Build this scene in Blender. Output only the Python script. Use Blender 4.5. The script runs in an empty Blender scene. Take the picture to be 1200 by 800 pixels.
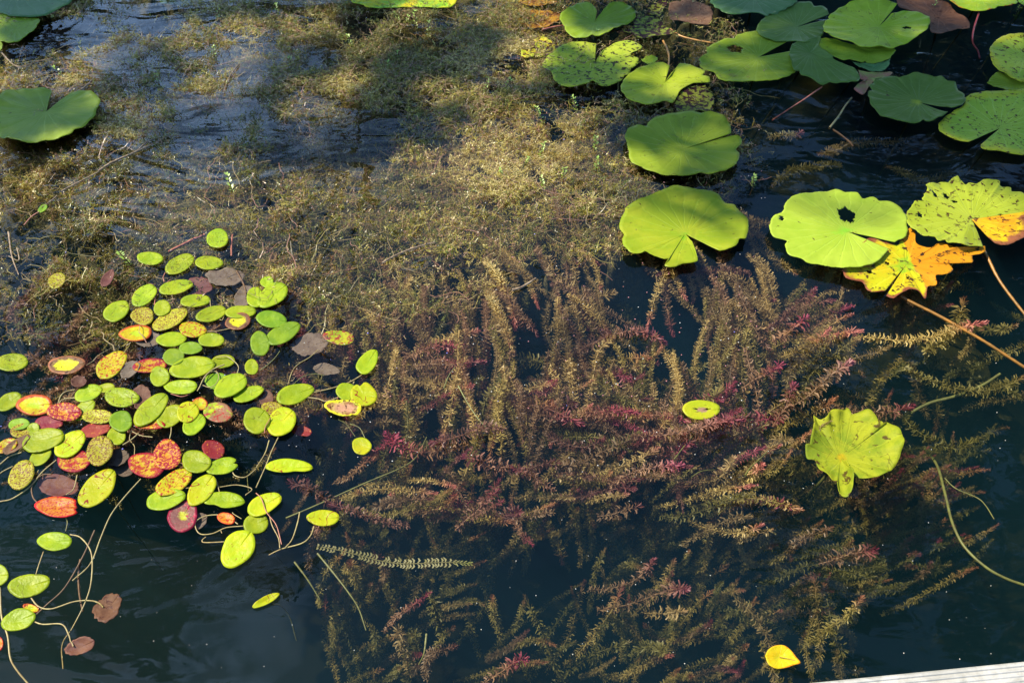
import bpy, math, random
import numpy as np
from mathutils import Vector, Matrix, noise as mnoise
random.seed(7); rng = np.random.default_rng(7)
SC = bpy.context.scene
COL = SC.collection
R = math.radians

# ------------------------------------------------------------------ camera
CAM_H = 1.3; PITCH = 47.0; FPX = 960.0
cam_d = bpy.data.cameras.new('camera'); cam = bpy.data.objects.new('camera', cam_d); COL.objects.link(cam)
cam.location = (0, 0, CAM_H); cam.rotation_euler = (R(90 - PITCH), 0, 0)
cam_d.sensor_width = 36; cam_d.lens = FPX / 1200 * 36; cam_d.clip_start = 0.02; cam_d.clip_end = 500
SC.camera = cam
# ------------------------------------------------------------------ world, sun, exposure
SUN_AZ, SUN_EL = -72.0, 53.0          # azimuth from +Y towards +X, elevation
w = bpy.data.worlds.new('World'); SC.world = w; w.use_nodes = True
nt = w.node_tree; N = nt.nodes; L = nt.links; N.clear()
sky = N.new('ShaderNodeTexSky'); sky.sky_type = 'NISHITA'; sky.sun_disc = False
sky.sun_elevation = R(SUN_EL); sky.sun_rotation = R(SUN_AZ); sky.dust_density = .3; sky.ozone_density = 3.0
tc = N.new('ShaderNodeTexCoord'); cn = N.new('ShaderNodeTexNoise'); cn.inputs['Scale'].default_value = 2.6
cn.inputs['Detail'].default_value = 6; cn.inputs['Roughness'].default_value = .6
L.new(tc.outputs['Generated'], cn.inputs['Vector'])
cr = N.new('ShaderNodeValToRGB'); cr.color_ramp.elements[0].position = .64; cr.color_ramp.elements[1].position = .80
def added_cloud(v, lo, hi, amt, prev):
    v = Vector(v).normalized(); d = N.new('ShaderNodeVectorMath'); d.operation = 'DOT_PRODUCT'; d.inputs[1].default_value = v; L.new(tc.outputs['Generated'], d.inputs[0])
    r = N.new('ShaderNodeMapRange'); r.interpolation_type = 'SMOOTHSTEP'; r.inputs['From Min'].default_value = lo; r.inputs['From Max'].default_value = hi; r.inputs['To Max'].default_value = amt
    L.new(d.outputs['Value'], r.inputs['Value']); a = N.new('ShaderNodeMath'); L.new(prev, a.inputs[0]); L.new(r.outputs[0], a.inputs[1]); return a.outputs[0]
cf = added_cloud((-.50, .76, .40), .88, .98, .20, cn.outputs['Fac'])      # unseen bluish cloud added low at left to brighten its water reflection
cf = added_cloud((-.40, .42, .81), .965, .995, .16, cf)                    # second added cloud, higher, for pale reflections in the lower left water
L.new(cf, cr.inputs['Fac'])
mx = N.new('ShaderNodeMix'); mx.data_type = 'RGBA'; L.new(cr.outputs['Color'], mx.inputs['Factor'])
hs_ = N.new('ShaderNodeHueSaturation'); hs_.inputs['Saturation'].default_value = 1.12; L.new(sky.outputs['Color'], hs_.inputs['Color']); L.new(hs_.outputs[0], mx.inputs[6]); mx.inputs[7].default_value = (5.6, 8.6, 14.0, 1)
bg = N.new('ShaderNodeBackground'); bg.inputs['Strength'].default_value = 0.15
L.new(mx.outputs[2], bg.inputs['Color'])
wo = N.new('ShaderNodeOutputWorld'); L.new(bg.outputs[0], wo.inputs['Surface'])
sun_d = bpy.data.lights.new('sun', 'SUN'); sun = bpy.data.objects.new('sun', sun_d); COL.objects.link(sun)
sun_d.energy = 4.6; sun_d.angle = R(0.53); sun_d.color = (1, .90, .70)
SUNV = Vector((math.sin(R(SUN_AZ)) * math.cos(R(SUN_EL)), math.cos(R(SUN_AZ)) * math.cos(R(SUN_EL)), math.sin(R(SUN_EL))))
sun.rotation_euler = SUNV.to_track_quat('Z', 'Y').to_euler()
SC.view_settings.view_transform = 'Standard'; SC.view_settings.look = 'None'
SC.view_settings.exposure = 1.0; SC.view_settings.gamma = 1.0

# ------------------------------------------------------------------ helpers
_s, _c = math.sin(R(PITCH)), math.cos(R(PITCH))
def at(px, py, z=0.0):
    """photo pixel (1200x800) -> point at height z"""
    a = (px - 600) / FPX; b = -(py - 400) / FPX
    d = (a, _c + b * _s, -_s + b * _c)
    t = (z - CAM_H) / d[2]
    return Vector((a * t, d[1] * t, z))
def atn(px, py, z):
    a = (px - 600) / FPX; b = -(py - 400) / FPX
    t = (z - CAM_H) / (-_s + b * _c)
    return np.stack([a * t, (_c + b * _s) * t, z + 0 * t], -1)

def link(o, parent=None):
    COL.objects.link(o)
    if parent: o.parent = parent
    return o
def tag(o, label=None, cat=None, group=None, kind=None):
    if label: o['label'] = label
    if cat: o['category'] = cat
    if group: o['group'] = group
    if kind: o['kind'] = kind
    return o
def empty(name, loc, label, cat, group=None):
    o = bpy.data.objects.new(name, None); o.location = loc; o.empty_display_size = .02
    link(o); return tag(o, label, cat, group)
def meshobj(name, verts, faces, mat, parent=None, loc=None, smooth=True, uv=None, fattr=None):
    me = bpy.data.meshes.new(name)
    verts = np.asarray(verts, dtype=np.float32)
    if isinstance(faces, np.ndarray):
        nf, k = faces.shape
        me.vertices.add(len(verts)); me.vertices.foreach_set('co', verts.ravel())
        me.loops.add(nf * k); me.loops.foreach_set('vertex_index', faces.ravel().astype(np.int32))
        me.polygons.add(nf); me.polygons.foreach_set('loop_start', np.arange(0, nf * k, k, dtype=np.int32))
        me.update(calc_edges=True)
    else:
        me.from_pydata(verts.tolist(), [], faces)
    if uv is not None:
        ul = me.uv_layers.new(name='UVMap'); li = np.empty(len(me.loops), dtype=np.int32)
        me.loops.foreach_get('vertex_index', li)
        ul.data.foreach_set('uv', np.asarray(uv, dtype=np.float32)[li].ravel())
    if fattr:
        for k2, v in fattr.items():
            a = me.attributes.new(k2, 'FLOAT', 'POINT'); a.data.foreach_set('value', np.asarray(v, dtype=np.float32))
    me.validate(); me.polygons.foreach_set('use_smooth', [smooth] * len(me.polygons))
    if mat: me.materials.append(mat)
    o = bpy.data.objects.new(name, me); link(o, parent)
    if loc is not None: o.location = loc
    return o
def catmull(pts, n):
    P = np.asarray(pts, float)
    P = np.vstack([2 * P[0] - P[1], P, 2 * P[-1] - P[-2]])
    seg = len(P) - 3
    d = np.linalg.norm(np.diff(P[1:-1], axis=0), axis=1); cum = np.concatenate([[0], np.cumsum(d)])
    s = np.linspace(0, cum[-1], n)
    i = np.clip(np.searchsorted(cum, s, side='right') - 1, 0, seg - 1)
    t = ((s - cum[i]) / np.maximum(d[i], 1e-9))[:, None]
    a, b, c, e = P[i], P[i + 1], P[i + 2], P[i + 3]
    return .5 * ((2 * b) + (c - a) * t + (2 * a - 5 * b + 4 * c - e) * t ** 2 + (3 * b - a - 3 * c + e) * t ** 3)
def tube_np(path, r0, r1, sides=6, wob=0.0):
    P = np.asarray(path, float); n = len(P)
    T = np.gradient(P, axis=0); T /= np.linalg.norm(T, axis=1)[:, None] + 1e-9
    up = np.array([0.13, .21, .97]); A = np.cross(T, up); A /= np.linalg.norm(A, axis=1)[:, None] + 1e-9
    B = np.cross(T, A); r = np.linspace(r0, r1, n)
    if wob: r = r * (1 + wob * rng.uniform(-1, 1, n))
    th = np.linspace(0, 2 * math.pi, sides, endpoint=False)
    V = P[:, None] + r[:, None, None] * (np.cos(th)[None, :, None] * A[:, None] + np.sin(th)[None, :, None] * B[:, None])
    V = V.reshape(-1, 3)
    i = np.arange(n - 1)[:, None] * sides; j = np.arange(sides)[None, :]; k = (j + 1) % sides
    F = np.stack([i + j, i + k, i + sides + k, i + sides + j], -1).reshape(-1, 4)
    V = np.vstack([V, P[-1:] + T[-1] * r[-1] * .5]); 
    cap = [[(n - 1) * sides + a, (n - 1) * sides + (a + 1) % sides, len(V) - 1, len(V) - 1] for a in range(sides)]
    return V, F
def tube(name, path, r0, r1, mat, parent=None, loc=None, sides=6, wob=0.0):
    V, F = tube_np(path, r0, r1, sides, wob)
    if loc is not None: V = V - np.array(loc)
    return meshobj(name, V, F, mat, parent, loc=None if parent else loc)

# ------------------------------------------------------------------ materials
def mat_new(name):
    m = bpy.data.materials.new(name); m.use_nodes = True
    n = m.node_tree.nodes; l = m.node_tree.links; n.clear()
    out = n.new('ShaderNodeOutputMaterial'); b = n.new('ShaderNodeBsdfPrincipled')
    l.new(b.outputs[0], out.inputs['Surface'])
    return m, n, l, b
def nz(n, l, vec, scale, detail=4, rough=.55, dist=0.0):
    t = n.new('ShaderNodeTexNoise'); t.inputs['Scale'].default_value = scale; t.inputs['Detail'].default_value = detail
    t.inputs['Roughness'].default_value = rough; t.inputs['Distortion'].default_value = dist
    l.new(vec, t.inputs['Vector']); return t.outputs['Fac']
def mth(n, l, op, a, b=None, clamp=False):
    m = n.new('ShaderNodeMath'); m.operation = op; m.use_clamp = clamp
    for i, v in enumerate((a, b)):
        if v is None: continue
        if isinstance(v, (int, float)): m.inputs[i].default_value = v
        else: l.new(v, m.inputs[i])
    return m.outputs[0]
def sstep(n, l, v, a, b):
    m = n.new('ShaderNodeMapRange'); m.interpolation_type = 'SMOOTHSTEP'
    m.inputs['From Min'].default_value = a; m.inputs['From Max'].default_value = b
    l.new(v, m.inputs['Value']); return m.outputs[0]
def mixc(n, l, f, a, b):
    m = n.new('ShaderNodeMix'); m.data_type = 'RGBA'
    if isinstance(f, (int, float)): m.inputs['Factor'].default_value = f
    else: l.new(f, m.inputs['Factor'])
    for i, v in ((6, a), (7, b)):
        if isinstance(v, tuple): m.inputs[i].default_value = (*v[:3], 1)
        else: l.new(v, m.inputs[i])
    return m.outputs[2]
def plain(name, c1, c2=None, scale=40, rough=.7, bump=.2, dist=0.0):
    m, n, l, b = mat_new(name)
    tcn = n.new('ShaderNodeTexCoord'); oi = n.new('ShaderNodeObjectInfo')
    add = n.new('ShaderNodeVectorMath'); l.new(tcn.outputs['Object'], add.inputs[0])
    sc = n.new('ShaderNodeVectorMath'); sc.operation = 'SCALE'; sc.inputs[0].default_value = (17, 31, 11); l.new(oi.outputs['Random'], sc.inputs['Scale'])
    l.new(sc.outputs[0], add.inputs[1])
    f = nz(n, l, add.outputs[0], scale, 6, .6, dist)
    l.new(mixc(n, l, sstep(n, l, f, .35, .65), c1, c2 or c1), b.inputs['Base Color'])
    b.inputs['Roughness'].default_value = rough
    bp = n.new('ShaderNodeBump'); bp.inputs['Strength'].default_value = bump; bp.inputs['Distance'].default_value = .003
    l.new(f, bp.inputs['Height']); l.new(bp.outputs[0], b.inputs['Normal'])
    return m
_leafm = {}
def leafmat(name, A, B, spot=(.05, .02, .008), spot_amt=0.1, spot_scale=120, centre=None, centre_r=.5, rim=None, rim_r=.85,
            veins=0, mot=30, mlo=.40, mhi=.62, wet=0.0, rough=.38, blotch=None, blotch_at=.62, half=None, scr=0.0):
    """A/B mottle, spots, centre and rim colours, radial veins (all pigment)."""
    if name in _leafm: return _leafm[name]
    m, n, l, b = mat_new('leaf_' + name)
    tcn = n.new('ShaderNodeTexCoord'); oi = n.new('ShaderNodeObjectInfo')
    add = n.new('ShaderNodeVectorMath'); l.new(tcn.outputs['Object'], add.inputs[0])
    sc = n.new('ShaderNodeVectorMath'); sc.operation = 'SCALE'; sc.inputs[0].default_value = (17, 31, 11); l.new(oi.outputs['Random'], sc.inputs['Scale'])
    l.new(sc.outputs[0], add.inputs[1]); V = add.outputs[0]
    uvn = n.new('ShaderNodeSeparateXYZ'); l.new(tcn.outputs['UV'], uvn.inputs[0]); U, RR = uvn.outputs[0], uvn.outputs[1]
    f1 = nz(n, l, V, mot, 8, .68, .3); f2 = nz(n, l, V, spot_scale, 3, .6, .6); f3 = nz(n, l, V, mot * 2.3, 4, .6)
    col = mixc(n, l, sstep(n, l, f1, mlo, mhi), A, B)
    if veins:
        an = mth(n, l, 'MULTIPLY', U, float(veins)); an = mth(n, l, 'ADD', an, mth(n, l, 'MULTIPLY', f1, 1.1))
        wv = mth(n, l, 'ABSOLUTE', mth(n, l, 'SUBTRACT', mth(n, l, 'FRACT', an), .5))     # .5 on vein
        vl = mth(n, l, 'MULTIPLY', sstep(n, l, wv, .38, .5), mth(n, l, 'SUBTRACT', 1.0, mth(n, l, 'MULTIPLY', RR, .75), True))
        lite = tuple(min(1, c * 1.45 + .02) for c in A)
        col = mixc(n, l, mth(n, l, 'MULTIPLY', vl, .5), col, lite)
    if wet:
        fw = nz(n, l, V, 9, 2, .4, .4); wm = sstep(n, l, fw, .59, .64)
        col = mixc(n, l, mth(n, l, 'MULTIPLY', wm, wet), col, tuple(c * .55 for c in A))
    if blotch:
        fb = nz(n, l, V, mot * .8, 5, .65, .5)
        col = mixc(n, l, sstep(n, l, fb, blotch_at - .06, blotch_at + .05), col, blotch)
    if centre:
        rn = mth(n, l, 'ADD', RR, mth(n, l, 'MULTIPLY', mth(n, l, 'SUBTRACT', f3, .5), .9))
        col = mixc(n, l, sstep(n, l, rn, centre_r - .1, centre_r + .1), centre, col)
    if rim:
        rn = mth(n, l, 'ADD', RR, mth(n, l, 'MULTIPLY', mth(n, l, 'SUBTRACT', f1, .5), .8))
        col = mixc(n, l, sstep(n, l, rn, rim_r - .06, rim_r + .06), col, rim)
    if half:   # one side discoloured
        hx = n.new('ShaderNodeSeparateXYZ'); l.new(tcn.outputs['Object'], hx.inputs[0])
        hv = mth(n, l, 'ADD', mth(n, l, 'MULTIPLY', hx.outputs[0], half[1]), mth(n, l, 'MULTIPLY', mth(n, l, 'SUBTRACT', f1, .5), .03))
        col = mixc(n, l, sstep(n, l, hv, half[2], half[2] + .006), col, half[0])
    if spot_amt:
        th = .74 - .28 * spot_amt
        col = mixc(n, l, sstep(n, l, f2, th - .02, th + .06), col, spot)
    if scr:   # insect track lines
        ft = nz(n, l, V, 34, 1, .3, .8); ln = mth(n, l, 'ABSOLUTE', mth(n, l, 'SUBTRACT', ft, .5))
        gate = sstep(n, l, nz(n, l, V, 22, 1), .5, .56)
        col = mixc(n, l, mth(n, l, 'MULTIPLY', mth(n, l, 'SUBTRACT', 1.0, sstep(n, l, ln, .006, .014)), mth(n, l, 'MULTIPLY', gate, scr)), col, spot)
    hs = n.new('ShaderNodeHueSaturation'); l.new(col, hs.inputs['Color'])
    l.new(mth(n, l, 'ADD', .474, mth(n, l, 'MULTIPLY', oi.outputs['Random'], .025)), hs.inputs['Hue'])
    l.new(mth(n, l, 'ADD', .85, mth(n, l, 'MULTIPLY', oi.outputs['Random'], .3)), hs.inputs['Value'])
    l.new(hs.outputs[0], b.inputs['Base Color'])
    l.new(mth(n, l, 'ADD', rough - .12, mth(n, l, 'MULTIPLY', f3, .26)), b.inputs['Roughness']); b.inputs['IOR'].default_value = 1.4; b.inputs['Specular IOR Level'].default_value = .22
    hb = f3
    if veins: hb = mth(n, l, 'SUBTRACT', f3, mth(n, l, 'MULTIPLY', vl, .5))
    bp = n.new('ShaderNodeBump'); bp.inputs['Strength'].default_value = .5; bp.inputs['Distance'].default_value = .004
    l.new(hb, bp.inputs['Height']); l.new(bp.outputs[0], b.inputs['Normal'])
    # thin leaf: some light comes through
    tr = n.new('ShaderNodeBsdfTranslucent'); l.new(hs.outputs[0], tr.inputs['Color'])
    ms = n.new('ShaderNodeMixShader'); ms.inputs[0].default_value = .12
    l.new(b.outputs[0], ms.inputs[1]); l.new(tr.outputs[0], ms.inputs[2])
    l.new(ms.outputs[0], [x for x in n if x.type == 'OUTPUT_MATERIAL'][0].inputs['Surface'])
    _leafm[name] = m; return m

GR, GR2 = (.17, .27, .006), (.24, .33, .008)
YL, OR, RD, BRN = (.37, .30, .006), (.52, .18, .010), (.24, .014, .010), (.12, .06, .03)
DK = (.045, .018, .008)
LM = {
 'G': dict(A=GR, B=GR2, rim=(.22, .19, .02), rim_r=1.10, scr=.5, spot_amt=.22, spot_scale=288),
 'GS': dict(A=GR, B=GR2, rim=(.22, .17, .02), rim_r=1.04, spot_amt=.5, spot_scale=270, scr=.8),
 'GD': dict(A=(.10, .20, .008), B=(.15, .26, .010), rim=(.16, .15, .02), rim_r=1.12, spot_amt=.1),
 'OS': dict(A=(.28, .30, .015), B=(.36, .36, .02), spot=(.13, .05, .015), spot_amt=.85, spot_scale=342),
 'YG': dict(A=(.27, .36, .006), B=(.34, .38, .006), spot=(.2, .04, .01), spot_amt=.3, scr=1.0),
 'YS': dict(A=(.42, .38, .008), B=(.30, .34, .008), spot=(.3, .06, .012), spot_amt=.75, spot_scale=198),
 'YR': dict(A=YL, B=(.5, .5, .012), rim=(.38, .10, .015), rim_r=.84, spot=RD, spot_amt=.4, centre=(.3, .42, .015), centre_r=.35),
 'R': dict(A=RD, B=(.26, .03, .02), centre=(.45, .2, .02), centre_r=.2, spot=(.55, .3, .02), spot_amt=.75, spot_scale=234),
 'RY': dict(A=(.40, .29, .010), B=(.30, .06, .010), mot=95, mlo=.46, mhi=.54, rim=RD, rim_r=.86, spot=RD, spot_amt=.7),
 'DR': dict(A=(.2, .03, .02), B=(.26, .06, .03), spot=(.42, .2, .03), spot_amt=.45, spot_scale=162, rough=.5),
 'O': dict(A=(.40, .15, .008), B=(.44, .22, .010), spot=(.32, .04, .01), spot_amt=.75, spot_scale=252, rim=(.55, .07, .01), rim_r=.92),
 'BR': dict(A=(.11, .06, .032), B=(.16, .095, .05), spot=(.07, .03, .02), spot_amt=.5, rough=.6, mot=40),
 'PB': dict(A=(.11, .045, .035), B=(.16, .08, .05), spot_amt=.3, rough=.6),
 'GB': dict(A=(.16, .13, .095), B=(.11, .085, .06), spot_amt=.4, rough=.65, mot=40),
 'YB': dict(A=(.13, .075, .03), B=(.17, .09, .035), centre=(.5, .52, .015), centre_r=.62, rim=(.3, .13, .05), rim_r=.93, spot_amt=.4),
 'GBR': dict(A=(.33, .38, .015), B=GR, blotch=(.2, .10, .05), blotch_at=.52, spot=(.25, .03, .02), spot_amt=.7),
 'BC': dict(A=(.2, .09, .03), B=(.42, .3, .1), centre=(.40, .22, .12), centre_r=.5, rim=(.55, .5, .02), rim_r=.8, spot_amt=.5),
 'YBC': dict(A=(.27, .37, .012), B=(.33, .38, .015), spot_amt=.2, centre=(.30, .20, .11), centre_r=.26),
 'RG': dict(A=(.2, .09, .06), B=(.16, .08, .06), centre=(.35, .42, .02), centre_r=.3, rim=(.22, .02, .012), rim_r=.85, spot=(.4, .05, .03), spot_amt=.5),
}
def LMAT(k): return leafmat(k, **LM[k])
M_stem_y = plain('stem_yellow', (.34, .28, .10), (.24, .17, .06), 90, .45)
M_stem_o = plain('stem_orange', (.42, .20, .04), (.26, .14, .04), 60, .4)
M_stem_ol = plain('stem_olive', (.16, .17, .045), (.11, .11, .035), 80, .5)
M_stem_p = plain('stem_pink', (.40, .14, .09), (.26, .09, .05), 70, .45)
M_stem_b = plain('stem_brown', (.15, .085, .04), (.09, .05, .025), 90, .7)
M_stem_r = plain('stem_red', (.36, .05, .05), (.22, .04, .03), 60, .4)
M_twig = plain('twig_pale', (.30, .22, .14), (.14, .09, .05), 70, .75)
# ------------------------------------------------------------------ scene settings
WATER_ABS, WATER_SCAT = 3.8, 0.21
SHADE1 = [(x, 5, 5.4) for x in (0, 60, 120, 230, 300, 430)] + [(x, 78, 5.3) for x in (180, 345, 470)] + [(x, 150, 5.0) for x in (260, 300, 420)] + [(42, 136, 5.2), (40, 42, 5.3), (540, 62, 5.1)]
SHADE2 = [(715,16,4.8),(738,30,4.8),(785,146,4.6),(870,-12,4.9),(958,78,4.6),(982,94,4.6),(1062,112,4.5),(1100,122,4.5),(922,14,4.9),(700,98,4.8)]
BANK_TREES = [(-9.5, 14.0, 4.2), (-6.2, 15.0, 4.6), (-2.6, 14.2, 7.0), (1.2, 14.6, 8.6), (4.6, 13.8, 8.2), (7.6, 13.4, 9.0), (10.6, 14.4, 8.0)]
BANK_LABELS = ['leftmost leafy tree on the far bank', 'leafy tree standing second from the left on the far bank', 'leafy tree left of the middle of the far bank', 'dark tree in the middle of the far bank', 'leafy tree right of the middle of the far bank', 'tall dark tree second from the right on the far bank', 'rightmost leafy tree on the far bank']
# ------------------------------------------------------------------ the water, the bed, the far bank
def grid(x0, x1, y0, y1, nx, ny, fz):
    X, Y = np.meshgrid(np.linspace(x0, x1, nx), np.linspace(y0, y1, ny)); Z = fz(X, Y)
    V = np.stack([X.ravel(), Y.ravel(), Z.ravel()], -1)
    i = (np.arange(ny - 1)[:, None] * nx + np.arange(nx - 1)[None, :]).ravel()
    return V, np.stack([i, i + 1, i + nx + 1, i + nx], -1)
def snoise(X, Y, s, seed, oct=3):
    out = np.zeros_like(X, dtype=float); a = 1; tot = 0
    for o in range(oct):
        r = np.random.default_rng(seed * 31 + o)
        n = 64; G = r.uniform(-1, 1, (n, n))
        u = X * s * 2 ** o + 1000.3; v = Y * s * 2 ** o + 1000.7
        i, j = np.floor(u).astype(int), np.floor(v).astype(int); fu, fv = u - i, v - j
        fu = fu * fu * (3 - 2 * fu); fv = fv * fv * (3 - 2 * fv)
        g = lambda p, q: G[p % n, q % n]
        out += a * ((g(i, j) * (1 - fu) + g(i + 1, j) * fu) * (1 - fv) + (g(i, j + 1) * (1 - fu) + g(i + 1, j + 1) * fu) * fv)
        tot += a; a *= .5
    return out / tot
M_mud = plain('pond_mud', (.030, .026, .016), (.052, .045, .024), 5, .95, .5)
V, F = grid(-60, 60, -3, 12.2, 140, 60, lambda X, Y: -.72 + .06 * snoise(X, Y, 1.7, 3) + .0 * X)
tag(meshobj('pond_bed', V, F, M_mud), kind='structure')
M_bank = plain('bank_earth', (.10, .085, .04), (.05, .07, .02), 2.0, .95, .6)
V, F = grid(-160, 160, 12, 260, 120, 60, lambda X, Y: np.clip((Y - 12) * .35 - .9, -.9, .55) + .08 * snoise(X, Y, .5, 5) + .01 * np.maximum(Y - 20, 0))
tag(meshobj('far_bank', V, F, M_bank), kind='structure')
# open water: a closed body with a reflecting skin and absorbing, slightly cloudy inside
m = bpy.data.materials.new('pond_water'); m.use_nodes = True; n = m.node_tree.nodes; l = m.node_tree.links; n.clear()
out = n.new('ShaderNodeOutputMaterial'); tcn = n.new('ShaderNodeTexCoord')
mp = n.new('ShaderNodeMapping'); mp.inputs['Rotation'].default_value = (0, 0, R(25)); mp.inputs['Scale'].default_value = (1, 2.1, 1)
l.new(tcn.outputs['Object'], mp.inputs['Vector'])
fa = nz(n, l, mp.outputs[0], 3.2, 2, .45, 1.1); fb = nz(n, l, mp.outputs[0], 11, 2, .5, .6)
hh = mth(n, l, 'ADD', fa, mth(n, l, 'MULTIPLY', fb, .10))
bp = n.new('ShaderNodeBump'); bp.inputs['Strength'].default_value = 1.0; bp.inputs['Distance'].default_value = .008
hh = mth(n, l, 'MULTIPLY', hh, mth(n, l, 'ADD', .32, mth(n, l, 'MULTIPLY', sstep(n, l, nz(n, l, tcn.outputs['Object'], 1.3, 1), .45, .62), 1.3)))
l.new(hh, bp.inputs['Height'])
fr = n.new('ShaderNodeFresnel'); fr.inputs['IOR'].default_value = 1.333; l.new(bp.outputs[0], fr.inputs['Normal'])
gl = n.new('ShaderNodeBsdfGlossy'); gl.inputs['Roughness'].default_value = .02; l.new(bp.outputs[0], gl.inputs['Normal'])
tr = n.new('ShaderNodeBsdfTransparent'); mxs = n.new('ShaderNodeMixShader')
l.new(fr.outputs[0], mxs.inputs[0]); l.new(tr.outputs[0], mxs.inputs[1]); l.new(gl.outputs[0], mxs.inputs[2])
l.new(mxs.outputs[0], out.inputs['Surface'])
va = n.new('ShaderNodeVolumeAbsorption'); va.inputs['Color'].default_value = (.56, .60, .50, 1); va.inputs['Density'].default_value = WATER_ABS
vs = n.new('ShaderNodeVolumeScatter'); vs.inputs['Color'].default_value = (.12, .48, .75, 1); vs.inputs['Density'].default_value = WATER_SCAT
ad = n.new('ShaderNodeAddShader'); l.new(va.outputs[0], ad.inputs[0]); l.new(vs.outputs[0], ad.inputs[1])
l.new(ad.outputs[0], out.inputs['Volume'])
x0, x1, y0, y1, zb = -59.5, 59.5, -2.9, 12.1, -1.2
V = [(x0, y0, zb), (x1, y0, zb), (x1, y1, zb), (x0, y1, zb), (x0, y0, 0), (x1, y0, 0), (x1, y1, 0), (x0, y1, 0)]
tag(meshobj('water', V, [(0, 3, 2, 1), (4, 5, 6, 7), (0, 1, 5, 4), (1, 2, 6, 5), (2, 3, 7, 6), (3, 0, 4, 7)], m, smooth=False), kind='structure')

# ------------------------------------------------------------------ trees of the bank (they shade the water and show in it)
M_bark = plain('bark', (.10, .075, .05), (.17, .13, .09), 9, .9, .8)
def foliage_mat(name, a, b):
    m, n, l, bs = mat_new(name); at_ = n.new('ShaderNodeAttribute'); at_.attribute_name = 'rnd'
    l.new(mixc(n, l, at_.outputs['Fac'], a, b), bs.inputs['Base Color']); bs.inputs['Roughness'].default_value = .5
    return m
M_fol = foliage_mat('tree_foliage', (.035, .07, .015), (.09, .14, .03))
M_fol2 = foliage_mat('cypress_foliage', (.04, .06, .02), (.10, .10, .03))
def tree(name, label, base, top, crown_pts, nleaf, lsize, mat, seed, spread=.8, r=.16, lo=3):
    rg = np.random.default_rng(seed)
    root = empty(name, base, label, 'tree', None)
    b = np.array(base, float); t = np.array(top, float)
    mid = (b + t) / 2 + rg.uniform(-.3, .3, 3) * (1, 1, 0)
    path = catmull([b - (0, 0, .5), mid, t], 14)
    o = tube('trunk', path - b, r, r * .3, M_bark, root, sides=10, wob=.06)
    cp = []
    for k, c in enumerate(crown_pts):
        c = np.array(c, float); s = path[min(13, int(5 + 8 * rg.random()))]
        lm = catmull([s, (s + c) / 2 + rg.uniform(-.25, .35, 3), c], 9)
        tube('limb', lm - b, r * .14, .006, M_bark, root, sides=6)
        for q in range(7):     # twigs off the limb
            p = lm[rg.integers(lo, 9)]; e = p + rg.normal(0, spread * .6, 3) * (1, 1, .6); cp.append((p, e))
        cp.append((c, c + rg.normal(0, .3, 3)))
    nper = nleaf // len(cp); VV, RN = [], []
    for p, e in cp:
        k = rg.random(nper) ** .7; C = p + (e - p) * k[:, None] + rg.normal(0, spread * .23, (nper, 3))
        a = rg.normal(0, 1, (nper, 3)); a /= np.linalg.norm(a, axis=1)[:, None]
        c2 = np.cross(a, rg.normal(0, 1, (nper, 3))); c2 /= np.linalg.norm(c2, axis=1)[:, None]
        sz = lsize * rg.uniform(.6, 1.3, nper)[:, None]
        VV.append(np.stack([C - a * sz, C + c2 * sz * .45, C + a * sz, C - c2 * sz * .45], 1)); RN.append(np.repeat(rg.random(nper), 4))
    VV = np.concatenate(VV).reshape(-1, 3) - b
    meshobj('crown', VV, np.arange(len(VV)).reshape(-1, 4), mat, root, smooth=False, fattr={'rnd': np.concatenate(RN)})
    return root
def shade_pt(px, py, h):
    p = at(px, py, 0); s = SUNV * (h / SUNV.z); return (p.x + s.x, p.y + s.y, h)
# shadow-casting limbs hang where the photograph's bands of shade come from
c1 = [shade_pt(*a) for a in SHADE1]
tree('overhanging_tree', 'leafy tree leaning over the pond beyond the left edge, throwing bands of shade', (-6.8, 12.6, .1), (-4.6, 7.6, 5.6), c1, 6200, .05, M_fol, 11, .15, .2, 8)
c2 = [shade_pt(*a) for a in SHADE2]
tree('leaning_tree', 'tree reaching over the pond beyond the frame, shading the dark green pads', (-1.6, 13.4, .2), (-1.8, 8.2, 5.0), c2, 4300, .05, M_fol, 12, .13, .17, 8)
rg = np.random.default_rng(5)
cl = [(-4.9 + rg.uniform(-1.8, 1.2), 5.6 + rg.uniform(-1.4, 1.8), 10.5 + rg.uniform(-.8, 1.2)) for _ in range(16)]
tree('tall_tree', 'tall tree at the left whose high boughs darken the lower left water', (-8.5, 12.8, .2), (-6.6, 8.2, 9.8), cl, 12000, .11, M_fol2, 31, .75, .24)
cl = [(5.4 + rg.uniform(-1.8, 1.8), 5.0 + rg.uniform(-2.0, 1.9), 8.5 + rg.uniform(-.8, 1.0)) for _ in range(18)]
tree('tall_tree', 'tall tree at the right whose high boughs darken the lower right water', (9.5, 12.6, .2), (7.6, 8.0, 8.2), cl, 16000, .11, M_fol2, 32, .75, .24)
for k, (x, y, h) in enumerate(BANK_TREES):
    cps = [(x + rg.uniform(-1.7, 1.7), y + rg.uniform(-1.4, 1.2), h * rg.uniform(.3, 1.0)) for _ in range(13)]
    lab = BANK_LABELS[k]
    tree('bank_tree', lab, (x, y, .35), (x + rg.uniform(-.4, .4), y, h * .9), cps, 12000, .13, M_fol2 if k % 2 else M_fol, 40 + k, 1.0, .18)
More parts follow.
